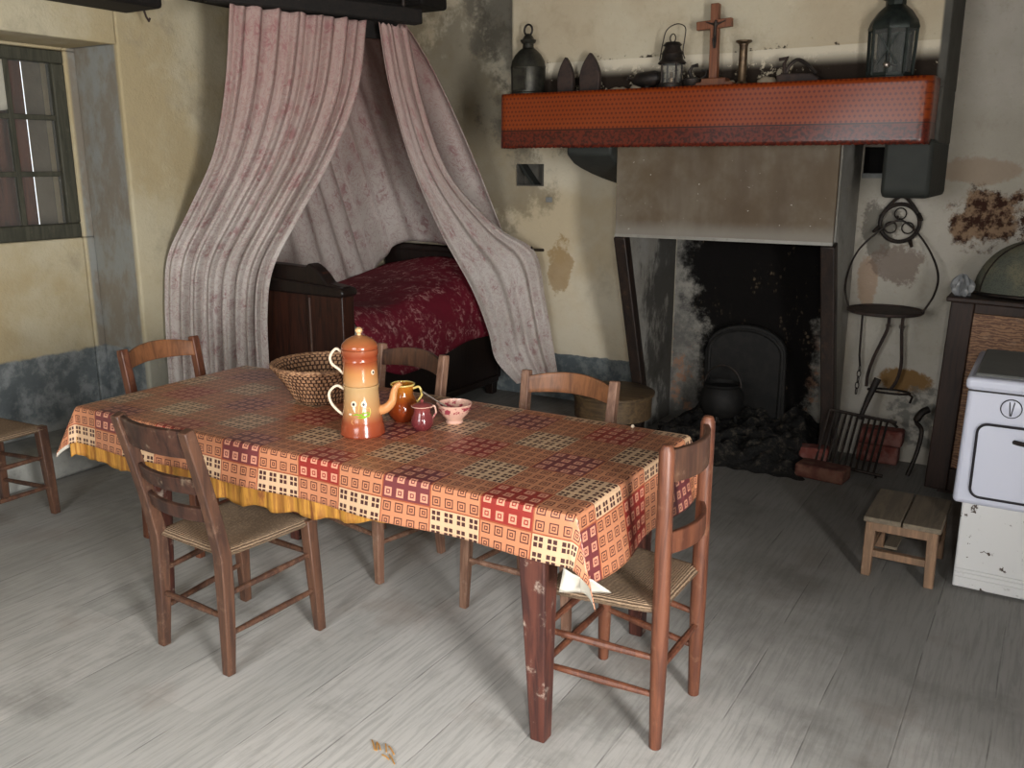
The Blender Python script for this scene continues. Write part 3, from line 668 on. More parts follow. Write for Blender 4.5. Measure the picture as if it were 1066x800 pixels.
tag(b.build('curtain', M_drape, solid=.004), 'inner rose drape lining the corner walls behind the bed', 'drape', 'rose drapes of the bed canopy')
b = MB(); b.tube([(-3.115, YB, 1.06), (-3.115, 5.44, 1.075), (-3.115, 5.43, 1.095)], .01, 8); tag(b.build('wall_peg', M_iron), 'iron wall peg holding the narrow right drape out', 'peg')

# ------------------------------------------------------------------ table
TX0, TX1, TY0, TY1, TZ = -3.13, -1.01, 1.995, 2.83, .748
tab = thing('dining_table', 'long dark wooden table with tapered paint-flecked legs under the checked oilcloth', 'table', ((TX0+TX1)/2, (TY0+TY1)/2, 0))
b = MB(); b.bb(*[q-(tab.location.x) for q in (TX0+.014, TX1-.014)], *[q-tab.location.y for q in (TY0+.014, TY1-.014)], .718, TZ-.004); b.build('tabletop', M_table, tab, bevel=.006)
hx, hy = (TX1-TX0)/2-.14, (TY1-TY0)/2-.06
b = MB()
for sy in (-1, 1): b.bb(-hx, hx, sy*hy-.012, sy*hy+.012, .60, .718)
for sx in (-1, 1): b.bb(sx*hx-.012, sx*hx+.012, -hy, hy, .60, .718)
b.build('apron', M_table, tab, bevel=.003)
for sx in (-1, 1):
    for sy in (-1, 1):
        lx = sx*hx+(.20 if sx < 0 else 0)
        b = MB(); b.sq([(lx, sy*hy, .717), (lx, sy*hy, .58), (lx+sx*.012, sy*(hy+.0), 0)], [.042, .042, .024]); b.build('leg', M_table, tab, bevel=.005)
BK = .172
def cloth_point(X, Y, x0, x1, y0, y1, zt, flare, wav, amp):
    a = max(0, X-x1)-max(0, x0-X); bq = max(0, Y-y1)-max(0, y0-Y)
    r = sqrt(a*a+bq*bq); x = min(max(X, x0), x1); y = min(max(Y, y0), y1)
    if r < 1e-6: return Vector((x, y, zt))
    ux, uy = a/r, bq/r; rr = .012
    if r < rr*1.57: ang = r/rr; out = rr*sin(ang); dn = rr*(1-cos(ang))
    else: dn = rr+(r-rr*1.57); out = rr+flare*(r-rr*1.57)
    cor = min(abs(ux), abs(uy))*1.41
    out += dn*amp*(sin(wav*X+1)*abs(uy)+sin(wav*Y*1.1)*abs(ux))*(1-cor)+cor*dn*.30
    yo = uy*out*((1-.5*cor) if (ux > 0 and uy < 0) else 1)
    return Vector((x+ux*out, y+yo, zt-dn*(1-.1*cor)))
ox0, ox1, oy0, oy1 = TX0-.17, TX1+.225, TY0-.148, TY1+.13
def oil(u, v):
    X, Y = ox0+(ox1-ox0)*u, oy0+(oy1-oy0)*v
    return cloth_point(X, Y, TX0, TX1, TY0, TY1, TZ+.006, .13, 11, .07)
b = MB(); b.grid(oil, 260, 120, lambda u, v: ((ox0+(ox1-ox0)*u+1.984)/BK+40, (oy0+(oy1-oy0)*v-TY0+.075)/BK+41))
oc = b.build('tablecloth', [M_oil, M_white], solid=.0025, solid_off=1, recalc=False); tag(oc, 'checked orange and red oilcloth spread over the long table', 'tablecloth')
# turned-up white tip at the near right corner
TCP = ((-1.032, 1.985, .60), (-1.055, 2.0, .517), (-.935, 2.08, .512), (-.955, 2.0, .578))
tip = MB(); TC = [Vector(q) for q in TCP]
tip.grid(lambda u, v: TC[0].lerp(TC[3], u).lerp(TC[1].lerp(TC[2], u), v)+Vector((0, -.012*sin(pi*u)*(1-v), 0)), 8, 6)
tip.build('turned_corner', M_white, oc, solid=.003)
gx0, gx1 = TX0-.1, -1.42
def gold(u, v):
    X = gx0+(gx1-gx0)*u; Y = TY0-.175-.045*sin(pi*min(1, u*1.25))**.7-.006*sin(X*38)*(v < .02)+.5*v
    p = cloth_point(X, Y, TX0+.006, 9, TY0+.008, 9, TZ-.0005, .0, 30, .0)
    if p.z < TZ-.03: p.y -= (.004*sin(X*41)+.003*sin(X*97))*min(1, (TZ-p.z-.03)*12)+.0
    if X > gx1-.35 and p.z < TZ-.02: p.z = TZ-(TZ-p.z)*(1-.55*((X-gx1+.35)/.35)**1.3)
    return p
b = MB(); b.grid(gold, 240, 40, lambda u, v: (u*3, v)); tag(b.build('undercloth', M_gold, solid=.002), 'gold fringed undercloth hanging below the oilcloth on the near side', 'tablecloth')

# ------------------------------------------------------------------ chairs
def chair(label, loc, rz, wf=.42, wr=.36, d=.35, sh=.42, bh=.86, lean=.09, kick=.03, splay=.015, sq=True, r=.018, m=M_chair_dark, mtop=None, mslat=None,
          rails=(), arch=None, bow=.035, side=(.17, .29), front=(.2, .3), rear=(.2,), top_open=True):
    t = thing('rush_chair', label, 'chair', (loc[0], loc[1], 0), rz, 'rush-seated wooden chairs')
    def bar(pts, rad): return MB().sq(pts, rad, up=(0, 1, 0)) if sq else MB().tube(pts, rad, 12)
    fx, rx, fy, ry = wf/2, wr/2, d/2, -d/2
    FL = lambda s, z: Vector((s*(fx+splay*(1-z/sh)), fy+splay*(1-z/sh), z))
    def RP(s, z):
        if z < sh: k = (1-z/sh); return Vector((s*(rx+splay*.4*k), ry-kick*k*k, z))
        k = (z-sh)/(bh-sh); return Vector((s*(rx+.006*k), ry-lean*k**1.2, z))
    for s in (-1, 1):
        bar([FL(s, 0), FL(s, sh*.5), FL(s, sh+.012)], [r*.8, r*1.02, r*1.1]).build('leg', m, t, bevel=.004)
        zs = [0, sh*.35, sh*.75, sh, sh+.15, sh+.3, bh-.02, bh]
        bar([RP(s, z) for z in zs], [r*.8, r*.97, r*1.1, r*1.1, r*1.05, r, r*.98, r*(.9 if sq else .6)]).build('back_post', m, t, bevel=.004)
    # seat
    def seat(sgn):
        def f(u, v):
            a, q = 2*u-1, 2*v-1; e = max(abs(a), abs(q))
            hw = (rx+.012)+(fx+.022-rx-.012)*v; th = .019*(1-e**7)**.5 if e < 1 else 0
            y = (ry-.005)+(d+.03)*v
            cr = 1-.05*(abs(a)*abs(q))**6
            return Vector((a*hw*cr, y, sh+sgn*th-.010*(1-a*a)*(1-q*q)*1.0))
        return f
    b = MB(); b.grid(seat(1), 24, 24, lambda u, v: (2*u-1, 2*v-1)); b.grid(seat(-1), 24, 24, lambda u, v: (2*u-1, 2*v-1))
    bmesh.ops.remove_doubles(b.b, verts=b.b.verts, dist=.0008); b.build('seat', M_rush, t)
    # rails of the back: (z_low, z_high, arch, name)
    for k, (z0, z1, ar, nm) in enumerate(rails):
        def f(u, v, z0=z0, z1=z1, ar=ar):
            a = 2*u-1; z = z0+(z1-z0)*v+ar*(1-a*a)*(.35+.65*v)
            p = RP(1, min(z0+(z1-z0)*v, bh)); return Vector((a*p.x*.99, p.y-bow*(1-a*a), z))
        b = MB(); b.grid(f, 20, 4); b.build(nm, (mtop or m) if k == 0 else (mslat or m), t, solid=.016, bevel=.003)
    for z in side:
        for s in (-1, 1): MB().tube([RP(s, z-.02).lerp(FL(s, z), q) for q in (0, .5, 1)], [.009, .012, .009], 8).build('stretcher', m, t)
    for z in front: MB().tube([FL(-1, z).lerp(FL(1, z), q) for q in (0, .5, 1)], [.009, .012, .009], 8).build('stretcher', m, t)
    for z in rear: MB().tube([RP(-1, z).lerp(RP(1, z), q) for q in (0, .5, 1)], [.009, .012, .009], 8).build('stretcher', m, t)
    return t
# near left chair with three dark slats
chair('dark-slatted wooden chair standing before the near side of the table, back to the viewer', (-2.355, 2.02), R(-3), wf=.375, wr=.335, d=.355, sh=.42, bh=.865, lean=.10, kick=.015,
      r=.02, m=M_chair_dark, mtop=M_chair_top, mslat=M_chair_top, rails=((.765, .86, 0, 'top_rail'), (.635, .69, 0, 'slat'), (.535, .585, 0, 'slat')), side=(.16, .30), front=(.3,), rear=(.2,))
# near right chair, round posts
chair('red-brown wooden chair at the near right end of the table, beside the pale cloth corner', (-.998, 2.345), R(90), wf=.405, wr=.315, d=.335, sh=.435, bh=.925, lean=.0, kick=.0, splay=.006,
      sq=False, r=.0225, m=M_chair_red, mtop=M_chair_dark, rails=((.81, .905, 0, 'top_rail'), (.60, .665, 0, 'slat')), bow=.05, side=(.19, .305), front=(.2, .32), rear=(.25,))
# far side, right
chair('wooden chair tucked under the far side of the table, in front of the round stool', (-1.565, 2.80), R(180), wf=.41, wr=.37, d=.35, sh=.42, bh=.855, lean=.06, kick=.02,
      r=.018, m=M_chair_pale, mtop=M_chair_orange, rails=((.765, .83, .025, 'top_rail'),), bow=.05)
# far side, middle
chair('wooden chair tucked under the far side of the table, behind the coffee pot', (-2.38, 2.825), R(169.6), wf=.42, wr=.38, d=.34, sh=.42, bh=.875, lean=.06, kick=.02,
      r=.018, m=M_chair_pale, mtop=M_chair_dark, rails=((.78, .845, .025, 'top_rail'),), bow=.05)
# left end of table
chair('amber-railed wooden chair at the far left end of the table, before the rose drape', (-3.20, 2.615), R(-90), wf=.40, wr=.37, d=.34, sh=.42, bh=.865, lean=.07, kick=.02,
      r=.019, m=M_chair_red, mtop=M_chair_orange, rails=((.775, .84, .028, 'top_rail'),), bow=.05)
# left edge of photo
chair('brown rush-seated chair alone against the wall below the window', (-4.225, 2.185), R(-90), wf=.37, wr=.34, d=.37, sh=.43, bh=.86, lean=.02, kick=.0,
      r=.021, m=M_chair_dark, rails=((.77, .84, .02, 'top_rail'), (.6, .66, 0, 'slat')), bow=.02, side=(.13, .27), front=(.14, .29))

# ------------------------------------------------------------------ things on the table
TT = TZ+.0065
rt = Vector((cos(R(31.05)), sin(R(31.05)), 0)); tw = Vector((sin(R(31.05)), -cos(R(31.05)), 0))   # to the right / towards the door, in plan
bk = thing('wicker_basket', 'round flared wicker basket on the table left of the coffee pot', 'basket', (-2.40, 2.55, TT))
prof = [(.0, 0), (.085, .0), (.105, .008), (.118, .03), (.132, .055), (.146, .078), (.162, .10), (.176, .12), (.186, .135), (.19, .143)]
nb = MB(); pf = smooth_path([(r, 0, z) for r, z in prof], 4)
outer = [(p.x, p.z) for p in pf]; innr = [(max(0, r-.009), z+.004) for r, z in outer[::-1]]; allp = outer+innr; na = 144
def bw(u, v):
    i = min(int(v*(len(allp)-1)+.5), len(allp)-1); r, z = allp[i]; a = 2*pi*u
    k = .0022*sin(46*a+i*.9)*(1 if r > .09 else 0)
    return Vector(((r+k)*cos(a), (r+k)*sin(a), z))
nb.grid(bw, na, len(allp)-1, lambda u, v: (u, v*2)); nb.build('bowl', M_wick, bk)
b = MB(); ring = [(.187*cos(2*pi*k/60), .187*sin(2*pi*k/60), .145) for k in range(60)]; b.tube(ring, [.0075+.0015*(k % 2) for k in range(60)], 8, closed=True); b.build('rim', M_wickrim, bk)

cp = thing('coffee_pot', 'two-tiered brown and buff enamel coffee pot on the table', 'coffee pot', (-1.965, 2.275, TT)); cp.scale = (.95, .95, .94)
low = [(.0, 0), (.077, 0), (.081, .006), (.079, .016), (.0765, .036), (.073, .046), (.0735, .05), (.071, .06), (.066, .1), (.0625, .14), (.061, .172), (.064, .178), (.064, .184), (.058, .186), (.0, .186)]
b = MB(); b.lathe(low, n=48); lo = b.build('lower_pot', M_enamel_low, cp)
b = MB(); b.lathe([(.0, 0), (.06, 0), (.062, .006), (.0615, .02), (.0605, .06), (.061, .085), (.063, .088), (.061, .094), (.062, .105), (.0655, .112), (.0655, .128), (.06, .131), (.0, .131)], n=48)
up_ = b.build('upper_filter', M_enamel_up, cp, loc=(0, 0, .186))
b = MB(); b.lathe([(.0, 0), (.0635, 0), (.0645, .006), (.06, .018), (.046, .032), (.026, .042), (.012, .046), (.0, .047)], n=40); ld = b.build('lid', M_lid, cp, loc=(0, 0, .317))
b = MB(); b.lathe([(.0, .044), (.008, .045), (.007, .052), (.013, .06), (.0125, .068), (.006, .074), (.0, .075)], n=20); b.build('knob', M_knob, ld)
def handle(z0, z1, r0, r1, out, th=.0052):
    pts = smooth_path([-rt*r1+Vector((0, 0, z1)), -rt*(r1+out*.5)+Vector((0, 0, z1+.014)), -rt*(r1+out)+Vector((0, 0, z1-.012)), -rt*(r1+out*.92)+Vector((0, 0, (z0+z1)/2)), -rt*(r0+out*.4)+Vector((0, 0, z0+.018)), -rt*r0+Vector((0, 0, z0))], 6)
    return MB().tube(pts, th, 8, sx=1, sy=1.4)
handle(.07, .165, .066, .059, .055).build('lower_handle', M_cream, cp)
handle(.222, .30, .0595, .062, .042).build('upper_handle', M_cream, cp)
b = MB(); sp = smooth_path([rt*.058+Vector((0, 0, .088)), rt*.085+Vector((0, 0, .094)), rt*.108+Vector((0, 0, .118)), rt*.115+Vector((0, 0, .15)), rt*.124+Vector((0, 0, .174)), rt*.142+Vector((0, 0, .188))], 6)
b.tube(sp, [.021-.0125*(k/(len(sp)-1))**.8 for k in range(len(sp))], 12); b.build('spout', M_spout, cp)
def rad_low(z):
    for (r0, z0), (r1, z1) in zip(low[1:], low[2:]):
        if z0 <= z <= z1: return r0+(r1-r0)*(z-z0)/max(z1-z0, 1e-6)
    return .06
def on_pot(s_, z, off, rad=None):     # s_ = sideways angle in radians, measured from the side facing the viewer
    r = (rad or rad_low(z))+off; ang = s_
    d = tw*cos(ang)+rt*sin(ang); return d*r+Vector((0, 0, z))
def petal(sa, z, wd, ht, off, rad=None, n=20):
    b = MB(); cv = b.b.verts.new(on_pot(sa, z, off*1.3, rad)); rg = [b.b.verts.new(on_pot(sa+wd*cos(2*pi*k/n), z+ht*sin(2*pi*k/n), off, rad)) for k in range(n)]
    rb = [b.b.verts.new(on_pot(sa+wd*1.05*cos(2*pi*k/n), z+ht*1.05*sin(2*pi*k/n), -.001, rad)) for k in range(n)]
    for k in range(n): b.b.faces.new((cv, rg[k], rg[(k+1) % n])); b.b.faces.new((rg[k], rb[k], rb[(k+1) % n], rg[(k+1) % n]))
    return b
def daisy(sa, z, par, rad=None, s_=1., tail=True):
    fl = petal(sa, z, .16*s_, .0115*s_, .0012, rad).build('daisy', M_cream, par)
    petal(sa, z, .075*s_, .0055*s_, .0022, rad).build('daisy_centre', M_black, fl)
    if tail:
        b = MB(); b.tube([on_pot(sa+.02*k*(1 if sa < 0 else -1), z-.010-.005*k, .0012, rad) for k in range(5)], [.005, .0055, .0045, .003, .001], 6); b.build('daisy_petal', M_cream, fl)
daisy(-.28, .125, lo); daisy(.28, .125, lo)
def leaf(pts, w0, m=M_green):
    b = MB(); b.tube([on_pot(a, z, .0008) for a, z in pts], [w0*q for q in (.2, .8, 1, .8, .2)], 6); b.build('painted_leaf', m, lo)
leaf([(-.35, .085), (-.15, .089), (.1, .086), (.35, .079), (.6, .082)], .0032)
leaf([(-.1, .078), (.1, .077), (.3, .078), (.5, .084), (.65, .096)], .0036)
leaf([(.05, .088), (.2, .092), (.35, .094), (.5, .094), (.6, .09)], .003)
leaf([(.5, .076), (.6, .09), (.62, .105), (.55, .112), (.45, .108)], .0016, M_yellow)
leaf([(-.30, .072), (-.37, .066), (-.38, .058), (-.30, .053), (-.22, .056)], .0016, M_spout)
leaf([(-.0, .08), (-.03, .1), (.03, .12), (.1, .135), (.16, .145)], .0012, M_yellow)
petal(-.48, .088, .09, .0035, .001).build('painted_dab', M_cream, lo)
daisy(.95, .05, up_, .0605, .8, False)
# amber jug
jg = thing('amber_jug', 'glossy amber-brown jug on the table behind the coffee pot spout', 'jug', (-1.945, 2.475, TT))
b = MB(); b.lathe([(.0, 0), (.034, 0), (.036, .004), (.05, .018), (.058, .038), (.055, .062), (.043, .085), (.036, .1), (.038, .122), (.042, .134), (.039, .134), (.033, .1), (.0, .09)], n=36); b.build('body', M_amber, jg)
b = MB(); b.tube([(.0415*cos(2*pi*k/36), .0415*sin(2*pi*k/36), .134) for k in range(36)], .003, 6, closed=True); b.build('rim', M_yellow, jg)
def hnd(t, r0, z0, r1, z1, out, m, th=.004):
    pts = smooth_path([rt*r1+Vector((0, 0, z1)), rt*(r1+out*.7)+Vector((0, 0, z1+.006)), rt*(r1+out)+Vector((0, 0, z1-.016)), rt*(r0+out*.5)+Vector((0, 0, (z0+z1)/2-.005)), rt*r0+Vector((0, 0, z0))], 6)
    MB().tube(pts, th, 8).build('handle', m, t)
hnd(jg, .05, .07, .037, .118, .03, M_yellow)
mg = thing('plum_mug', 'small plum-brown lidded jug on the table left of the bowl', 'jug', (-1.82, 2.42, TT))
b = MB(); b.lathe([(.0, 0), (.026, 0), (.03, .004), (.038, .016), (.04, .03), (.036, .046), (.029, .06), (.028, .072), (.031, .082), (.0, .083)], n=32); b.build('body', M_plum, mg)
b = MB(); b.lathe([(.0, .083), (.036, .083), (.037, .086), (.03, .091), (.012, .096), (.0, .097)], n=32); ml = b.build('lid', M_plum, mg)
b = MB(); b.lathe([(.0, .095), (.004, .096), (.0065, .102), (.004, .108), (.0, .109)], n=14); b.build('knob', M_plum, ml)
b = MB(); b.tube([(.0365*cos(2*pi*k/32), .0365*sin(2*pi*k/32), .0845) for k in range(32)], .0018, 6, closed=True); b.build('rim', M_bowl, ml)
hnd(mg, .034, .035, .03, .078, .018, M_bowl, .003)
bw_ = thing('bowl', 'small pink patterned footed bowl on the table', 'bowl', (-1.775, 2.55, TT))
b = MB(); b.lathe([(.0, 0), (.031, 0), (.032, .003), (.029, .01), (.034, .018), (.05, .034), (.06, .054), (.064, .07), (.062, .071), (.057, .054), (.045, .034), (.03, .022), (.0, .02)], n=40); b.build('body', M_bowl, bw_)
sp_ = thing('spoon', 'steel spoon leaning in the pink bowl', 'spoon', (-1.775, 2.55, TT))
a0 = -rt*.112+Vector((0, 0, .112)); a1 = rt*.012+Vector((0, 0, .03)); b = MB(); b.tube([a0, a0.lerp(a1, .35), a0.lerp(a1, .75), a1], [.0055, .004, .003, .0028], 8, sx=.7); b.build('spoon_handle', M_silver, sp_)
b = MB(); b.sphere(a1+rt*.012-Vector((0, 0, .004)), .015, 12, 8, (1.2, .9, .3)); b.build('spoon_bowl', M_silver, sp_)
b = MB(); b.sphere((-1.2, 2.81, TT+.006), .0065, 10, 8); tag(b.build('bead', M_cream), 'tiny white bead on the far right edge of the table', 'bead')

# ------------------------------------------------------------------ mantel things
ZM = 2.037; YM = 4.775
ln = thing('tin_lantern', 'tall dark tin lantern with rounded shoulders at the left end of the mantel', 'lantern', (-2.765, YM, ZM))
b = MB(); b.lathe([(.0, 0), (.102, 0), (.104, .012), (.098, .018), (.1, .15), (.103, .155), (.1, .165), (.095, .19), (.075, .225), (.05, .25), (.034, .262), (.0, .265)], n=28); b.build('body', M_tin, ln)
b = MB(); b.lathe([(.0, .262), (.033, .262), (.031, .285), (.04, .29), (.047, .305), (.035, .31), (.026, .325), (.012, .34), (.0, .342)], n=20, rfun=lambda i, a: .004*sin(10*a) if i in (3, 4) else 0); b.build('chimney_cap', M_tin, ln)
b = MB(); b.tube([(.026*cos(a), .0, .345+.03*sin(a)+.015) for a in [2*pi*k/20 for k in range(20)]], .006, 6, closed=True); b.build('carrying_ring', M_iron, ln)
b = MB(); b.box((0, -.101, .085), (.09, .006, .12)); b.build('door', M_tin, ln, bevel=.003)
def flatiron(x, wd, ht, label):
    t = thing('flat_iron', label, 'iron', (x, YM+.01, ZM), 0, 'old irons on the mantel')
    k = 10; side = [(wd/2*(1-(q/k)**2), ht*.35+ht*.65*q/k) for q in range(k+1)]
    poly = [(-wd/2*.96, 0), (wd/2*.96, 0)]+side+[(-a, z) for a, z in side[-2::-1]]
    b = MB(); b.prism(poly, -.03, .005); b.build('sole', M_rust, t, bevel=.005)
    b = MB(); b.tube([(0, .0, ht*.2), (0, .055, ht*.24), (0, .06, ht*.6), (0, .0, ht*.66)], .009, 8); b.build('handle', M_iron, t)
flatiron(-2.515, .10, .20, 'smaller pointed old iron standing on its heel on the mantel')
flatiron(-2.362, .125, .215, 'larger pointed old iron standing on its heel on the mantel')
ln = thing('hand_lantern', 'small glass-sided lantern with a tall wire bail in the middle of the mantel', 'lantern', (-1.875, YM-.02, ZM))
b = MB(); b.lathe([(.0, 0), (.066, 0), (.07, .012), (.066, .03), (.0, .03)], n=24); b.build('base', M_iron, ln)
b = MB(); b.lathe([(.05, .03), (.05, .125), (.047, .125), (.047, .03)], n=24); b.build('glass', M_glass, ln)
b = MB(); b.lathe([(.0, .03), (.018, .03), (.02, .055), (.009, .06), (.008, .085), (.0, .086)], n=16); b.build('burner', M_brass, ln)
for k in range(4):
    a = pi/4+pi/2*k; b = MB(); b.tube([(.057*cos(a), .057*sin(a), .02), (.057*cos(a), .057*sin(a), .135)], .005, 6); b.build('upright', M_iron, ln)
b = MB(); b.lathe([(.0, .125), (.068, .125), (.072, .132), (.058, .15), (.054, .175), (.058, .178), (.044, .2), (.04, .215), (.048, .22), (.036, .235), (.0, .24)], n=24, rfun=lambda i, a: .004*sin(8*a) if i in (2, 8) else 0); b.build('hood', M_iron, ln)
b = MB(); b.tube([(.015*cos(a), 0, .255+.022*sin(a)) for a in [2*pi*k/18 for k in range(18)]], .003, 6, closed=True); b.build('top_ring', M_iron, ln)
b = MB(); b.tube(smooth_path([(-.07, 0, .15), (-.055, 0, .24), (-.035, 0, .30), (.02, 0, .325), (.065, 0, .305), (.065, 0, .25), (.058, 0, .19), (.07, 0, .15)], 6), .0028, 6); b.build('bail', M_iron, ln)
ts = thing('oil_lamp', 'low dark iron oil lamp lying on the mantel left of the small lantern', 'lamp', (-2.03, YM+.02, ZM))
b = MB(); b.tube([(-.08, 0, .055), (-.05, 0, .06), (0, 0, .06), (.05, 0, .065), (.075, 0, .07)], [.02, .038, .042, .04, .025], 12); b.build('body', M_iron, ts)
b = MB(); b.lathe([(.0, 0), (.05, 0), (.05, .008), (.02, .016), (.018, .03), (.0, .03)], n=16); b.build('foot', M_iron, ts)
b = MB(); b.tube([(-.07, 0, .06), (-.11, 0, .075), (-.115, 0, .06)], .008, 6); b.build('spout', M_iron, ts)
ts = thing('oil_lamp', 'low dark iron oil lamp on the mantel right of the small lantern', 'lamp', (-1.765, YM-.01, ZM))
b = MB(); b.lathe([(.0, 0), (.035, 0), (.04, .01), (.05, .03), (.052, .045), (.03, .055), (.0, .056)], n=18); b.build('body', M_iron, ts)
b = MB(); b.tube([(.0, 0, .05), (-.015, 0, .085), (.0, 0, .11), (.03, 0, .115)], [.012, .01, .008, .01], 8); b.build('lever', M_iron, ts)
b = MB(); b.tube([(.04, 0, .04), (.075, 0, .06), (.08, 0, .085), (.05, 0, .088)], .006, 6); b.build('handle', M_iron, ts)
cr = thing('crucifix', 'brown wooden crucifix standing on the mantel', 'crucifix', (-1.645, YM, ZM))
b = MB(); b.prism([(-.10, 0), (.11, 0), (.11, .022), (.07, .028), (.07, .045), (-.06, .045), (-.06, .028), (-.10, .022)], -.04, .04); b.build('base', M_cross, cr, bevel=.004)
b = MB(); b.sq([(-.005, 0, .045), (-.012, 0, .41)], [.021, .0205]); b.build('upright_beam', M_cross, cr, bevel=.003)
b = MB(); b.box((-.012, -.004, .31), (.185, .034, .042), Matrix.Rotation(R(-3), 3, 'Y')); b.build('cross_beam', M_cross, cr, bevel=.003)
# small cast figure of the crucifix: one continuous skinned body
def figure(par):
    J = [(0, -.03, .255), (0, -.03, .285), (0, -.028, .305), (.004, -.032, .328), (-.025, -.027, .312), (-.052, -.027, .322), (.025, -.027, .312), (.052, -.027, .322),
         (-.006, -.034, .225), (-.002, -.027, .19), (.006, -.034, .225), (.003, -.029, .19)]
    E = [(0, 1), (1, 2), (2, 3), (2, 4), (4, 5), (2, 6), (6, 7), (0, 8), (8, 9), (0, 10), (10, 11)]
    rr = [.008, .009, .007, .0085, .0045, .003, .0045, .003, .0052, .0032, .0052, .0032]
    me = bpy.data.meshes.new('figure'); me.from_pydata(J, E, []); o = bpy.data.objects.new('figure', me); C.objects.link(o); o.parent = par
    sk = o.modifiers.new('skin', 'SKIN'); lay = me.skin_vertices[0] if me.skin_vertices else None
    if lay is None:
        bm_ = bmesh.new(); bm_.from_mesh(me); bm_.verts.layers.skin.verify(); bm_.to_mesh(me); bm_.free(); lay = me.skin_vertices[0]
    for k, q in enumerate(rr): lay.data[k].radius = (q, q)
    lay.data[0].use_root = True
    d = o.modifiers.new('sub', 'SUBSURF'); d.levels = 1; d.render_levels = 1
    me.materials.append(M_iron)
figure(cr)
cs = thing('candlestick', 'dull brass column candlestick right of the crucifix on the mantel', 'candlestick', (-1.5, YM, ZM))
b = MB(); b.lathe([(.0, 0), (.042, 0), (.044, .008), (.03, .016), (.024, .022), (.0, .022)], n=24); b.build('foot', M_brass, cs)
b = MB(); b.lathe([(.0, .02), (.024, .02), (.021, .03), (.021, .195), (.024, .2), (.024, .205), (.0, .205)], n=24); b.build('column', M_brass, cs)
b = MB(); b.lathe([(.02, .203), (.03, .208), (.041, .215), (.041, .222), (.02, .22), (.0, .218)], n=24); b.build('drip_pan', M_brass, cs)
fi = thing('clothes_iron', 'dark iron with a looped handle lying on the mantel between candlestick and tall lantern', 'iron', (-1.215, YM, ZM))
b = MB(); b.prism([(-.095, 0), (.105, 0), (.11, .02), (.07, .045), (-.07, .05), (-.1, .04)], -.045, .035); b.build('body', M_rust, fi, bevel=.006)
b = MB(); b.tube(smooth_path([(-.06, 0, .045), (-.05, 0, .085), (-.01, 0, .115), (.04, 0, .09), (.085, 0, .045)], 6), .009, 8); b.build('handle', M_iron, fi)
b = MB(); b.tube([(-.065, 0, .045), (-.075, 0, .1), (-.06, 0, .125), (-.1, 0, .12)], [.014, .009, .012, .008], 8); b.build('latch', M_rust, fi)
ln = thing('square_lantern', 'large black-green glass-fronted lantern at the right end of the mantel', 'lantern', (-.79, YM-.0, ZM))
def octo(r, n=8): return [(r*cos(2*pi*k/n+pi/n), r*sin(2*pi*k/n+pi/n)) for k in range(n)]
b = MB(); b.lathe([(.0, 0), (.104, 0), (.106, .012), (.1, .016), (.1, .03), (.0, .03)], n=8); b.build('base', M_lamp, ln)
for k in range(8):
    a = 2*pi*k/8
    b = MB(); b.tube([(.099*cos(a), .099*sin(a), .02), (.105*cos(a), .105*sin(a), .225)], .008, 6); b.build('upright', M_lamp, ln)
b = MB(); b.lathe([(.093, .03), (.098, .22), (.095, .22), (.09, .03)], n=8); b.build('glass', M_glass, ln)
b = MB(); b.lathe([(.0, .03), (.03, .03), (.03, .06), (.01, .07), (.008, .2), (.0, .2)], n=16); b.build('burner', M_lamp, ln)
b = MB(); b.box((0, .072, .125), (.13, .006, .19)); b.build('back_panel', M_lamp, ln)
b = MB(); b.lathe([(.0, .22), (.112, .22), (.115, .232), (.105, .262), (.075, .305), (.045, .33), (.045, .352), (.06, .36), (.05, .37), (.02, .385), (.016, .41), (.0, .412)], n=8); b.build('roof', M_lamp, ln)
b = MB(); b.tube([(.03*cos(a), 0, .44+.035*sin(a)) for a in [2*pi*k/20 for k in range(20)]], .005, 6, closed=True); b.build('carrying_ring', M_lamp, ln)
b = MB(); b.tube([(-.045, -.104, .06), (.045, -.112, .2)], .003, 6); b.tube([(.045, -.104, .06), (-.045, -.112, .2)], .003, 6); b.build('wire_guard', M_lamp, ln)
b = MB(); b.sphere((0, -.102, .06), .016, 14, 10); b.build('knob', M_silver, ln)
for x, rx_, h_, lb in ((-2.2, .06, .03, 'pale lump of mortar on the mantel right of the larger iron'), (-2.10, .03, .04, 'small brown lump of mortar left of the low lamp'),
                   (-1.57, .03, .04, 'small lump of mortar left of the candlestick'), (-1.38, .05, .05, 'grey lump of mortar right of the candlestick')):
    b = MB(); b.sphere((x, YM+.03, ZM+h_*.42), rx_, 16, 10, (1, .6, h_/rx_*.5))
    for v_ in b.b.verts: v_.co += Vector((sin(v_.co.z*190+v_.co.x*60), sin(v_.co.x*140), sin(v_.co.x*120+v_.co.y*90)))*.003
    tag(b.build('mortar_lump', M_pebble), lb, 'rubble', 'crumbled mortar on the mantel')

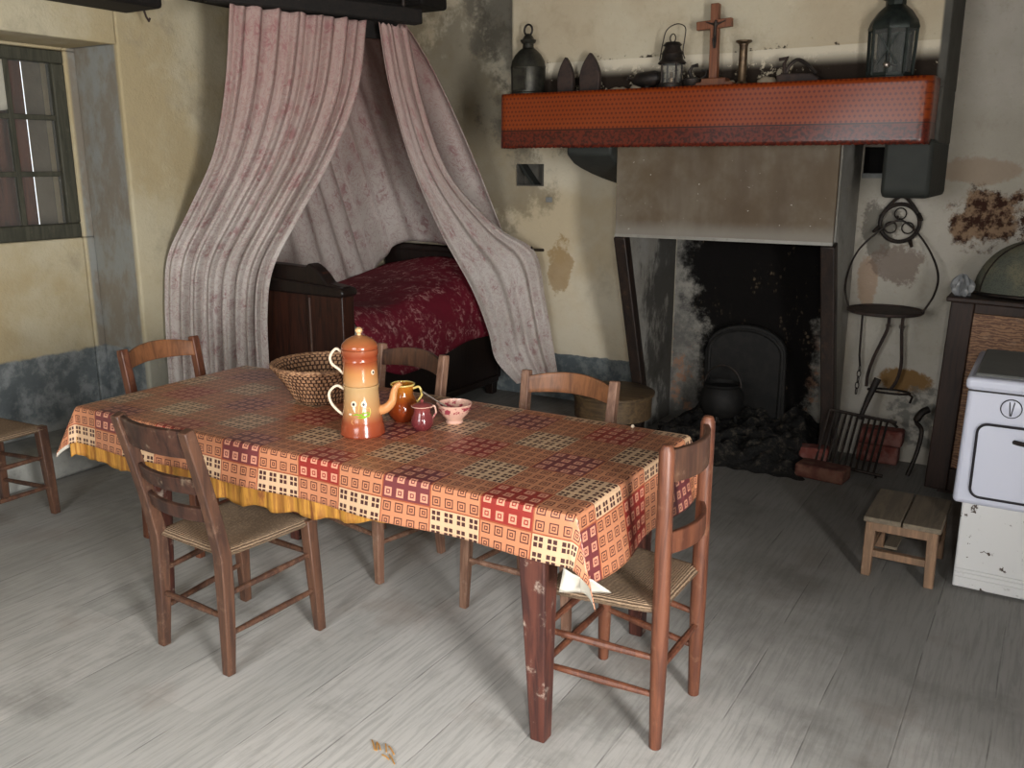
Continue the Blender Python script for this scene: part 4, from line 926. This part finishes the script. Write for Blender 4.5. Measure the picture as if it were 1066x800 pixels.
# ------------------------------------------------------------------ ironwork right of the hearth
YW = YR-.012
tv = thing('trivet', 'round iron trivet with a pointed top hanging on the wall under the right corbel', 'trivet', (-.757, YW-.02, 1.34))
b = MB(); b.tube([(.1*cos(a), 0, .1*sin(a)) for a in [2*pi*k/40 for k in range(40)]], .011, 8, closed=True); b.build('ring', M_iron, tv)
b = MB(); b.tube(smooth_path([(-.1, .0, .03), (-.055, 0, .10), (0, 0, .142), (.055, 0, .10), (.1, 0, .03)], 6), .009, 8); b.build('pointed_top', M_iron, tv)
b = MB()
for k in range(3):
    a = pi/2+2*pi*k/3; b.tube([(.03*cos(q)+.05*cos(a), 0, .03*sin(q)+.05*sin(a)) for q in [2*pi*i/16 for i in range(16)]], .004, 6, closed=True)
b.build('scrollwork', M_iron, tv)
for x, z in ((-.1, -.02), (.06, -.09), (.09, .05)):
    b = MB(); b.tube([(x, 0, z), (x*1.25, -.03, z-.03)], [.012, .009], 8); b.build('foot', M_iron, tv)
gp = thing('griddle', 'flat round iron griddle hanging from a big wire bail on the right wall', 'griddle', (-.757, 5.12, .88))
b = MB(); b.lathe([(.0, 0), (.185, 0), (.192, .005), (.193, .017), (.186, .017), (.183, .009), (.0, .008)], n=48); b.build('plate', M_rust, gp)
b = MB(); b.tube(smooth_path([(-.185, 0, .01), (-.216, .02, .1), (-.216, .07, .21), (-.18, .13, .32), (-.09, .17, .42), (0, .185, .475), (.09, .17, .42), (.18, .13, .31), (.232, .07, .2), (.225, .02, .1), (.18, 0, .01)], 7), .0055, 8); b.build('bail', M_iron, gp)
b = MB(); b.tube([(-.764, YR, 1.36), (-.764, YR-.06, 1.365), (-.764, YR-.065, 1.38)], .006, 6); tag(b.build('nail', M_iron), 'iron nail behind the trivet holding the griddle bail', 'nail')
ck = thing('pot_hook', 'rusty iron tongs ending in a ring, hanging below the griddle', 'pot hook', (-.74, YW-.06, .6))
YT = YW-.06-(YW-.06)
b = MB(); b.tube(smooth_path([(-.015, 0, .24), (-.018, 0, .17), (-.04, 0, .10), (-.075, 0, 0), (-.098, 0, -.10), (-.10, 0, -.17)], 6), .009, 8); b.build('arm', M_rust, ck)
b = MB(); b.tube(smooth_path([(.055, 0, .24), (.055, 0, .17), (.062, 0, .08), (.07, 0, -.03), (.055, 0, -.12), (.03, 0, -.17)], 6), .009, 8); b.build('arm', M_rust, ck)
b = MB(); b.tube([(.02+.11*cos(a), -.0+.05*sin(a), -.185) for a in [2*pi*k/30 for k in range(30)]], .006, 6, closed=True); b.build('ring', M_iron, ck)
b = MB(); b.tube([(.12, 0, -.185), (.145, -.01, -.2), (.135, -.01, -.235)], .007, 6); b.build('end_hook', M_iron, ck)
for x in (-.015, .055):
    b = MB(); b.tube([(x+.012*cos(a), 0, .185+.012*sin(a)) for a in [2*pi*k/14 for k in range(14)]], .005, 6, closed=True); b.build('eye', M_silver, ck)
    b = MB(); b.tube([(x, 0, .2), (x, -.0, .268)], .006, 6); b.build('hook', M_iron, ck)
ch = thing('hanging_chain', 'thin iron rod and chain hanging at the left of the griddle', 'chain', (-.886, YW-.05, .5))
b = MB(); b.tube([(-.012, 0, .36), (-.008, 0, .1), (.0, 0, .04)], .006, 8); b.build('rod', M_iron, ch)
for k in range(5):
    b = MB(); pts = [(.009*cos(a)*(1 if k % 2 else .3)-.004*k*.5, .009*cos(a)*(.3 if k % 2 else 1), .028-.034*k+.02*sin(a)) for a in [2*pi*i/12 for i in range(12)]]; b.tube(pts, .003, 5, closed=True); b.build('link', M_iron, ch)
# gridiron leaning against the bricks
gr = thing('gridiron', 'slatted iron gridiron with a long handle leaning towards the bricks right of the hearth', 'gridiron', (-.85, 5.03, 0))
tilt = Matrix.Rotation(R(-20), 3, 'X') @ Matrix.Rotation(R(4.0), 3, 'Y')
def G(x, z, y=0): return tilt @ Vector((x, y, z)) + Vector((0, -.03, .02))
b = MB(); b.tube([G(-.165, .30), G(.19, .30)], .009, 8); b.tube([G(.16, .30), G(.20, .275)], .008, 6); b.build('top_bar', M_iron, gr)
b = MB(); b.tube([G(-.175, .0), G(.18, .0)], .009, 8); b.build('bottom_bar', M_iron, gr)
for k in range(11):
    x = -.165+.031*k; b = MB(); b.tube([G(x-.01, .0, -.004), G(x, .30, -.004)], .0068, 6); b.build('grill_bar', M_iron, gr)
b = MB(); b.tube([G(.0, .28, .008), G(.02, .40, .008), G(.045, .52, .008)], [.009, .013, .016], 8, sx=.5, sy=1.2); b.build('handle', M_iron, gr)
for x in (-.15, .15):
    b = MB(); b.tube([G(x, .0), G(x, -.0)+Vector((0, -.03, -.012))], .007, 6); b.build('foot', M_iron, gr)

# ------------------------------------------------------------------ right side furniture
st = thing('small_stool', 'low square weathered plank stool in front of the gridiron, beside the white stove', 'stool', (-.405, 3.87, 0))
for y0, y1 in ((-.175, -.002), (.002, .175)):
    pass
for x0, x1, nm in ((-.145, -.003, 'seat_plank'), (.003, .145, 'seat_plank')):
    b = MB(); b.bb(x0, x1, -.18, .20, .235, .257); b.build(nm, M_stooltop, st, bevel=.004)
for sx in (-.115, .115):
    for sy in (-.155, .165):
        b = MB(); b.sq([(sx, sy, .235), (sx*1.04, sy*1.03, 0)], [.02, .018]); b.build('leg', M_stool, st, bevel=.003)
for sy in (-.155, .165):
    b = MB(); b.bb(-.115, .115, sy-.022, sy-.006, .20, .236); b.build('apron', M_stool, st, bevel=.002)
    b = MB(); b.bb(-.115, .115, sy-.018, sy+.012, .085, .115); b.build('stretcher', M_stool, st, bevel=.003)
for sx in (-.115, .115):
    b = MB(); b.bb(sx-.012, sx+.012, -.15, .16, .1, .128); b.build('stretcher', M_stool, st, bevel=.003)
b = MB(); b.bb(-.06, -.01, -.16, .17, .128, .14); b.build('loose_board', M_stooltop, st, bevel=.002)

rs = thing('round_stool', 'round thick-seated wooden stool left of the fireplace, behind the chair', 'stool', (-2.205, 4.85, 0))
b = MB(); b.lathe([(.0, .325), (.235, .325), (.25, .318), (.25, .305), (.24, .30), (.0, .30)], n=40); b.build('seat', M_round, rs)
b = MB(); b.lathe([(.0, .30), (.235, .30), (.232, .17), (.2, .165), (.0, .165)], n=40); b.build('apron', M_round, rs)
for k in range(3):
    a = R(-50+120*k); b = MB(); b.tube([(.14*cos(a), .14*sin(a), .17), (.17*cos(a), .17*sin(a), 0)], [.025, .019], 10); b.build('leg', M_dark, rs)

sv = thing('stove', 'white enamel cooking stove with chipped lower skirt at the right edge', 'stove', (.17, 4.02, 0))
def rr_poly(x0, x1, z0, z1, r, n=6): return arc(x1-r, z1-r, r, r, 0, 90, n)+arc(x0+r, z1-r, r, r, 90, 180, n)+arc(x0+r, z0+r, r, r, 180, 270, n)+arc(x1-r, z0+r, r, r, 270, 360, n)
b = MB(); b.bb(-.375, .38, -.27, .28, .012, .372); b.build('skirt', M_stoveold, sv, bevel=.006)
for z in (.055, .075, .09):
    b = MB(); b.tube([(-.372, -.272, z), (.375, -.272, z)], .004, 6); b.build('pressed_ridge', M_stoveold, sv)
b = MB(); b.prism([(-.41, .37), (.41, .37), (.41, .86), (-.40, .86)], -.30, .28); b.build('oven_body', M_stove, sv, bevel=.018, seg=3)
b = MB(); b.bb(-.41, .41, -.306, .285, .825, .872); tb = b.build('top_rim', M_stove, sv, bevel=.015, seg=3)
b = MB(); b.bb(-.385, .385, -.26, .28, .868, .882); b.build('hob_cover', M_stovetop, sv, bevel=.008)
b = MB(); b.bb(-.40, .40, -.303, -.298, .819, .826); b.build('rim_seam', M_black, sv)
dr = MB(); dr.prism(rr_poly(-.352, .352, .41, .70, .035), -.312, -.29); dr = dr.build('oven_door', M_stove, sv, bevel=.006)
b = MB(); b.tube([(x, -.311, z) for x, z in rr_poly(-.352, .352, .41, .70, .035)], .0055, 6, closed=True); b.build('door_gasket', M_black, dr)
b = MB(); b.tube(smooth_path([(-.225, -.312, .645), (-.2, -.335, .648), (-.1, -.345, .645), (.1, -.345, .645), (.2, -.312, .645)], 5), [.006]+[.01]*19+[.006], 8) if False else b.tube(smooth_path([(-.225, -.312, .645), (-.2, -.335, .648), (-.1, -.345, .645), (.1, -.345, .645), (.2, -.312, .645)], 5), .009, 8)
b.build('door_handle', M_iron, dr)
for x in (-.25, 0, .25):
    b = MB(); b.lathe([(.0, 0), (.034, 0), (.033, -.006), (.03, -.008), (.0, -.008)], (x, -.30, .768), 28, axis='y'); kn = b.build('knob', M_stove, sv)
    b = MB(); b.tube([(x+.034*cos(a), -.303, .768+.034*sin(a)) for a in [2*pi*q/28 for q in range(28)]], .003, 6, closed=True); b.build('knob_rim', M_black, kn)
    b = MB(); b.tube([(x-.007, -.311, .795), (x-.002, -.311, .742)], .002, 5); b.tube([(x+.009, -.311, .795), (x+.002, -.311, .742)], .002, 5); b.build('knob_grip', M_black, kn)

cb = thing('cupboard', 'low dark cupboard with a marbled brown panel behind the white stove', 'cupboard', (.05, 5.06, 0))
cb.rotation_euler = (0, R(1.6), 0)
b = MB(); b.bb(-.50, .6, -.16, .26, .02, .985); b.build('carcass', M_cup, cb, bevel=.006)
b = MB(); b.bb(-.52, .62, -.225, .27, .985, 1.01); b.build('top', M_cup, cb, bevel=.006)
b = MB(); b.bb(-.50, -.395, -.20, -.15, .02, .985); b.build('stile', M_cup, cb, bevel=.006)
b = MB(); b.bb(.5, .6, -.20, -.15, .02, .985); b.build('stile', M_cup, cb, bevel=.006)
for z0, z1 in ((.935, .985), (.02, .14)):
    b = MB(); b.bb(-.395, .5, -.20, -.15, z0, z1); b.build('rail', M_cup, cb, bevel=.005)
b = MB(); b.bb(-.395, .5, -.18, -.155, .14, .935); b.build('front_panel', M_marb, cb, bevel=.003)
for sx in (-.4, .5):
    b = MB(); b.bb(sx-.04, sx+.04, -.14, .2, -.02, .03); b.build('foot', M_cup, cb)
# mesh food cover on cupboard
fc = thing('food_cover', 'grey gauze domed food cover on top of the dark cupboard', 'food cover', (-.02, 5.08, 1.022))
def dome(u, v):
    a = 2*pi*u; p = pi/2*v; r = .30*cos(p)**.8 if v < 1 else 0
    return Vector((r*cos(a)*1.1, r*sin(a)*.62, .275*sin(p)+.006*sin(5*a)*sin(2*p)))
b = MB(); b.grid(dome, 48, 16); b.build('gauze', M_mesh, fc)
b = MB(); b.tube([(.33*cos(2*pi*k/40), .186*sin(2*pi*k/40), .008) for k in range(40)], .008, 6, closed=True); b.build('hoop', M_iron, fc)
b = MB(); b.tube([dome(.58, .02+.9*k/12)*1.01 for k in range(13)], .004, 6); b.build('rib', M_iron, fc)
b = MB(); b.tube([dome(.72, .02+.9*k/12)*1.01 for k in range(13)], .004, 6); b.build('rib', M_iron, fc)
b = MB()
def crump(u, v):
    a = 2*pi*u; p = pi*(v-.5); r = .055*(1+.25*sin(5*a+4*v)+.2*sin(9*a-7*v))
    return Vector((-.385+r*cos(a)*cos(p)*.8, 4.92+r*sin(a)*cos(p)*.8, 1.035+.055*sin(p)*(1+.2*sin(6*a))+.028))
b.grid(crump, 26, 16); tag(b.build('plastic_bag', M_plastic), 'crumpled clear plastic bag on the left corner of the cupboard', 'bag')
b = MB(); b.tube(smooth_path([(-.50, 5.2, .36), (-.53, 5.18, .34), (-.55, 5.17, .29), (-.52, 5.18, .24), (-.53, 5.15, .12), (-.56, 5.1, .0)], 6), [.02]*12+[.012]*19, 8)
tag(b.build('hose', M_iron), 'black hose hanging at the left side of the cupboard', 'hose')
# straw scrap on floor
for k in range(7):
    b = MB(); q = Vector((-1.53+.012*k+random.uniform(-.02, .02), 1.78+random.uniform(-.015, .015)-.004*k, .003)); d = Vector((cos(-.5+random.uniform(-.5, .5)), sin(-.5+random.uniform(-.5, .5)), 0))*.02
    b.tube([q-d, q+Vector((0, 0, .003)), q+d], .0022, 5); tag(b.build('straw_scrap', M_straw), 'short scrap of straw on the floorboards in front of the table', 'straw', 'straw scraps on the floor')
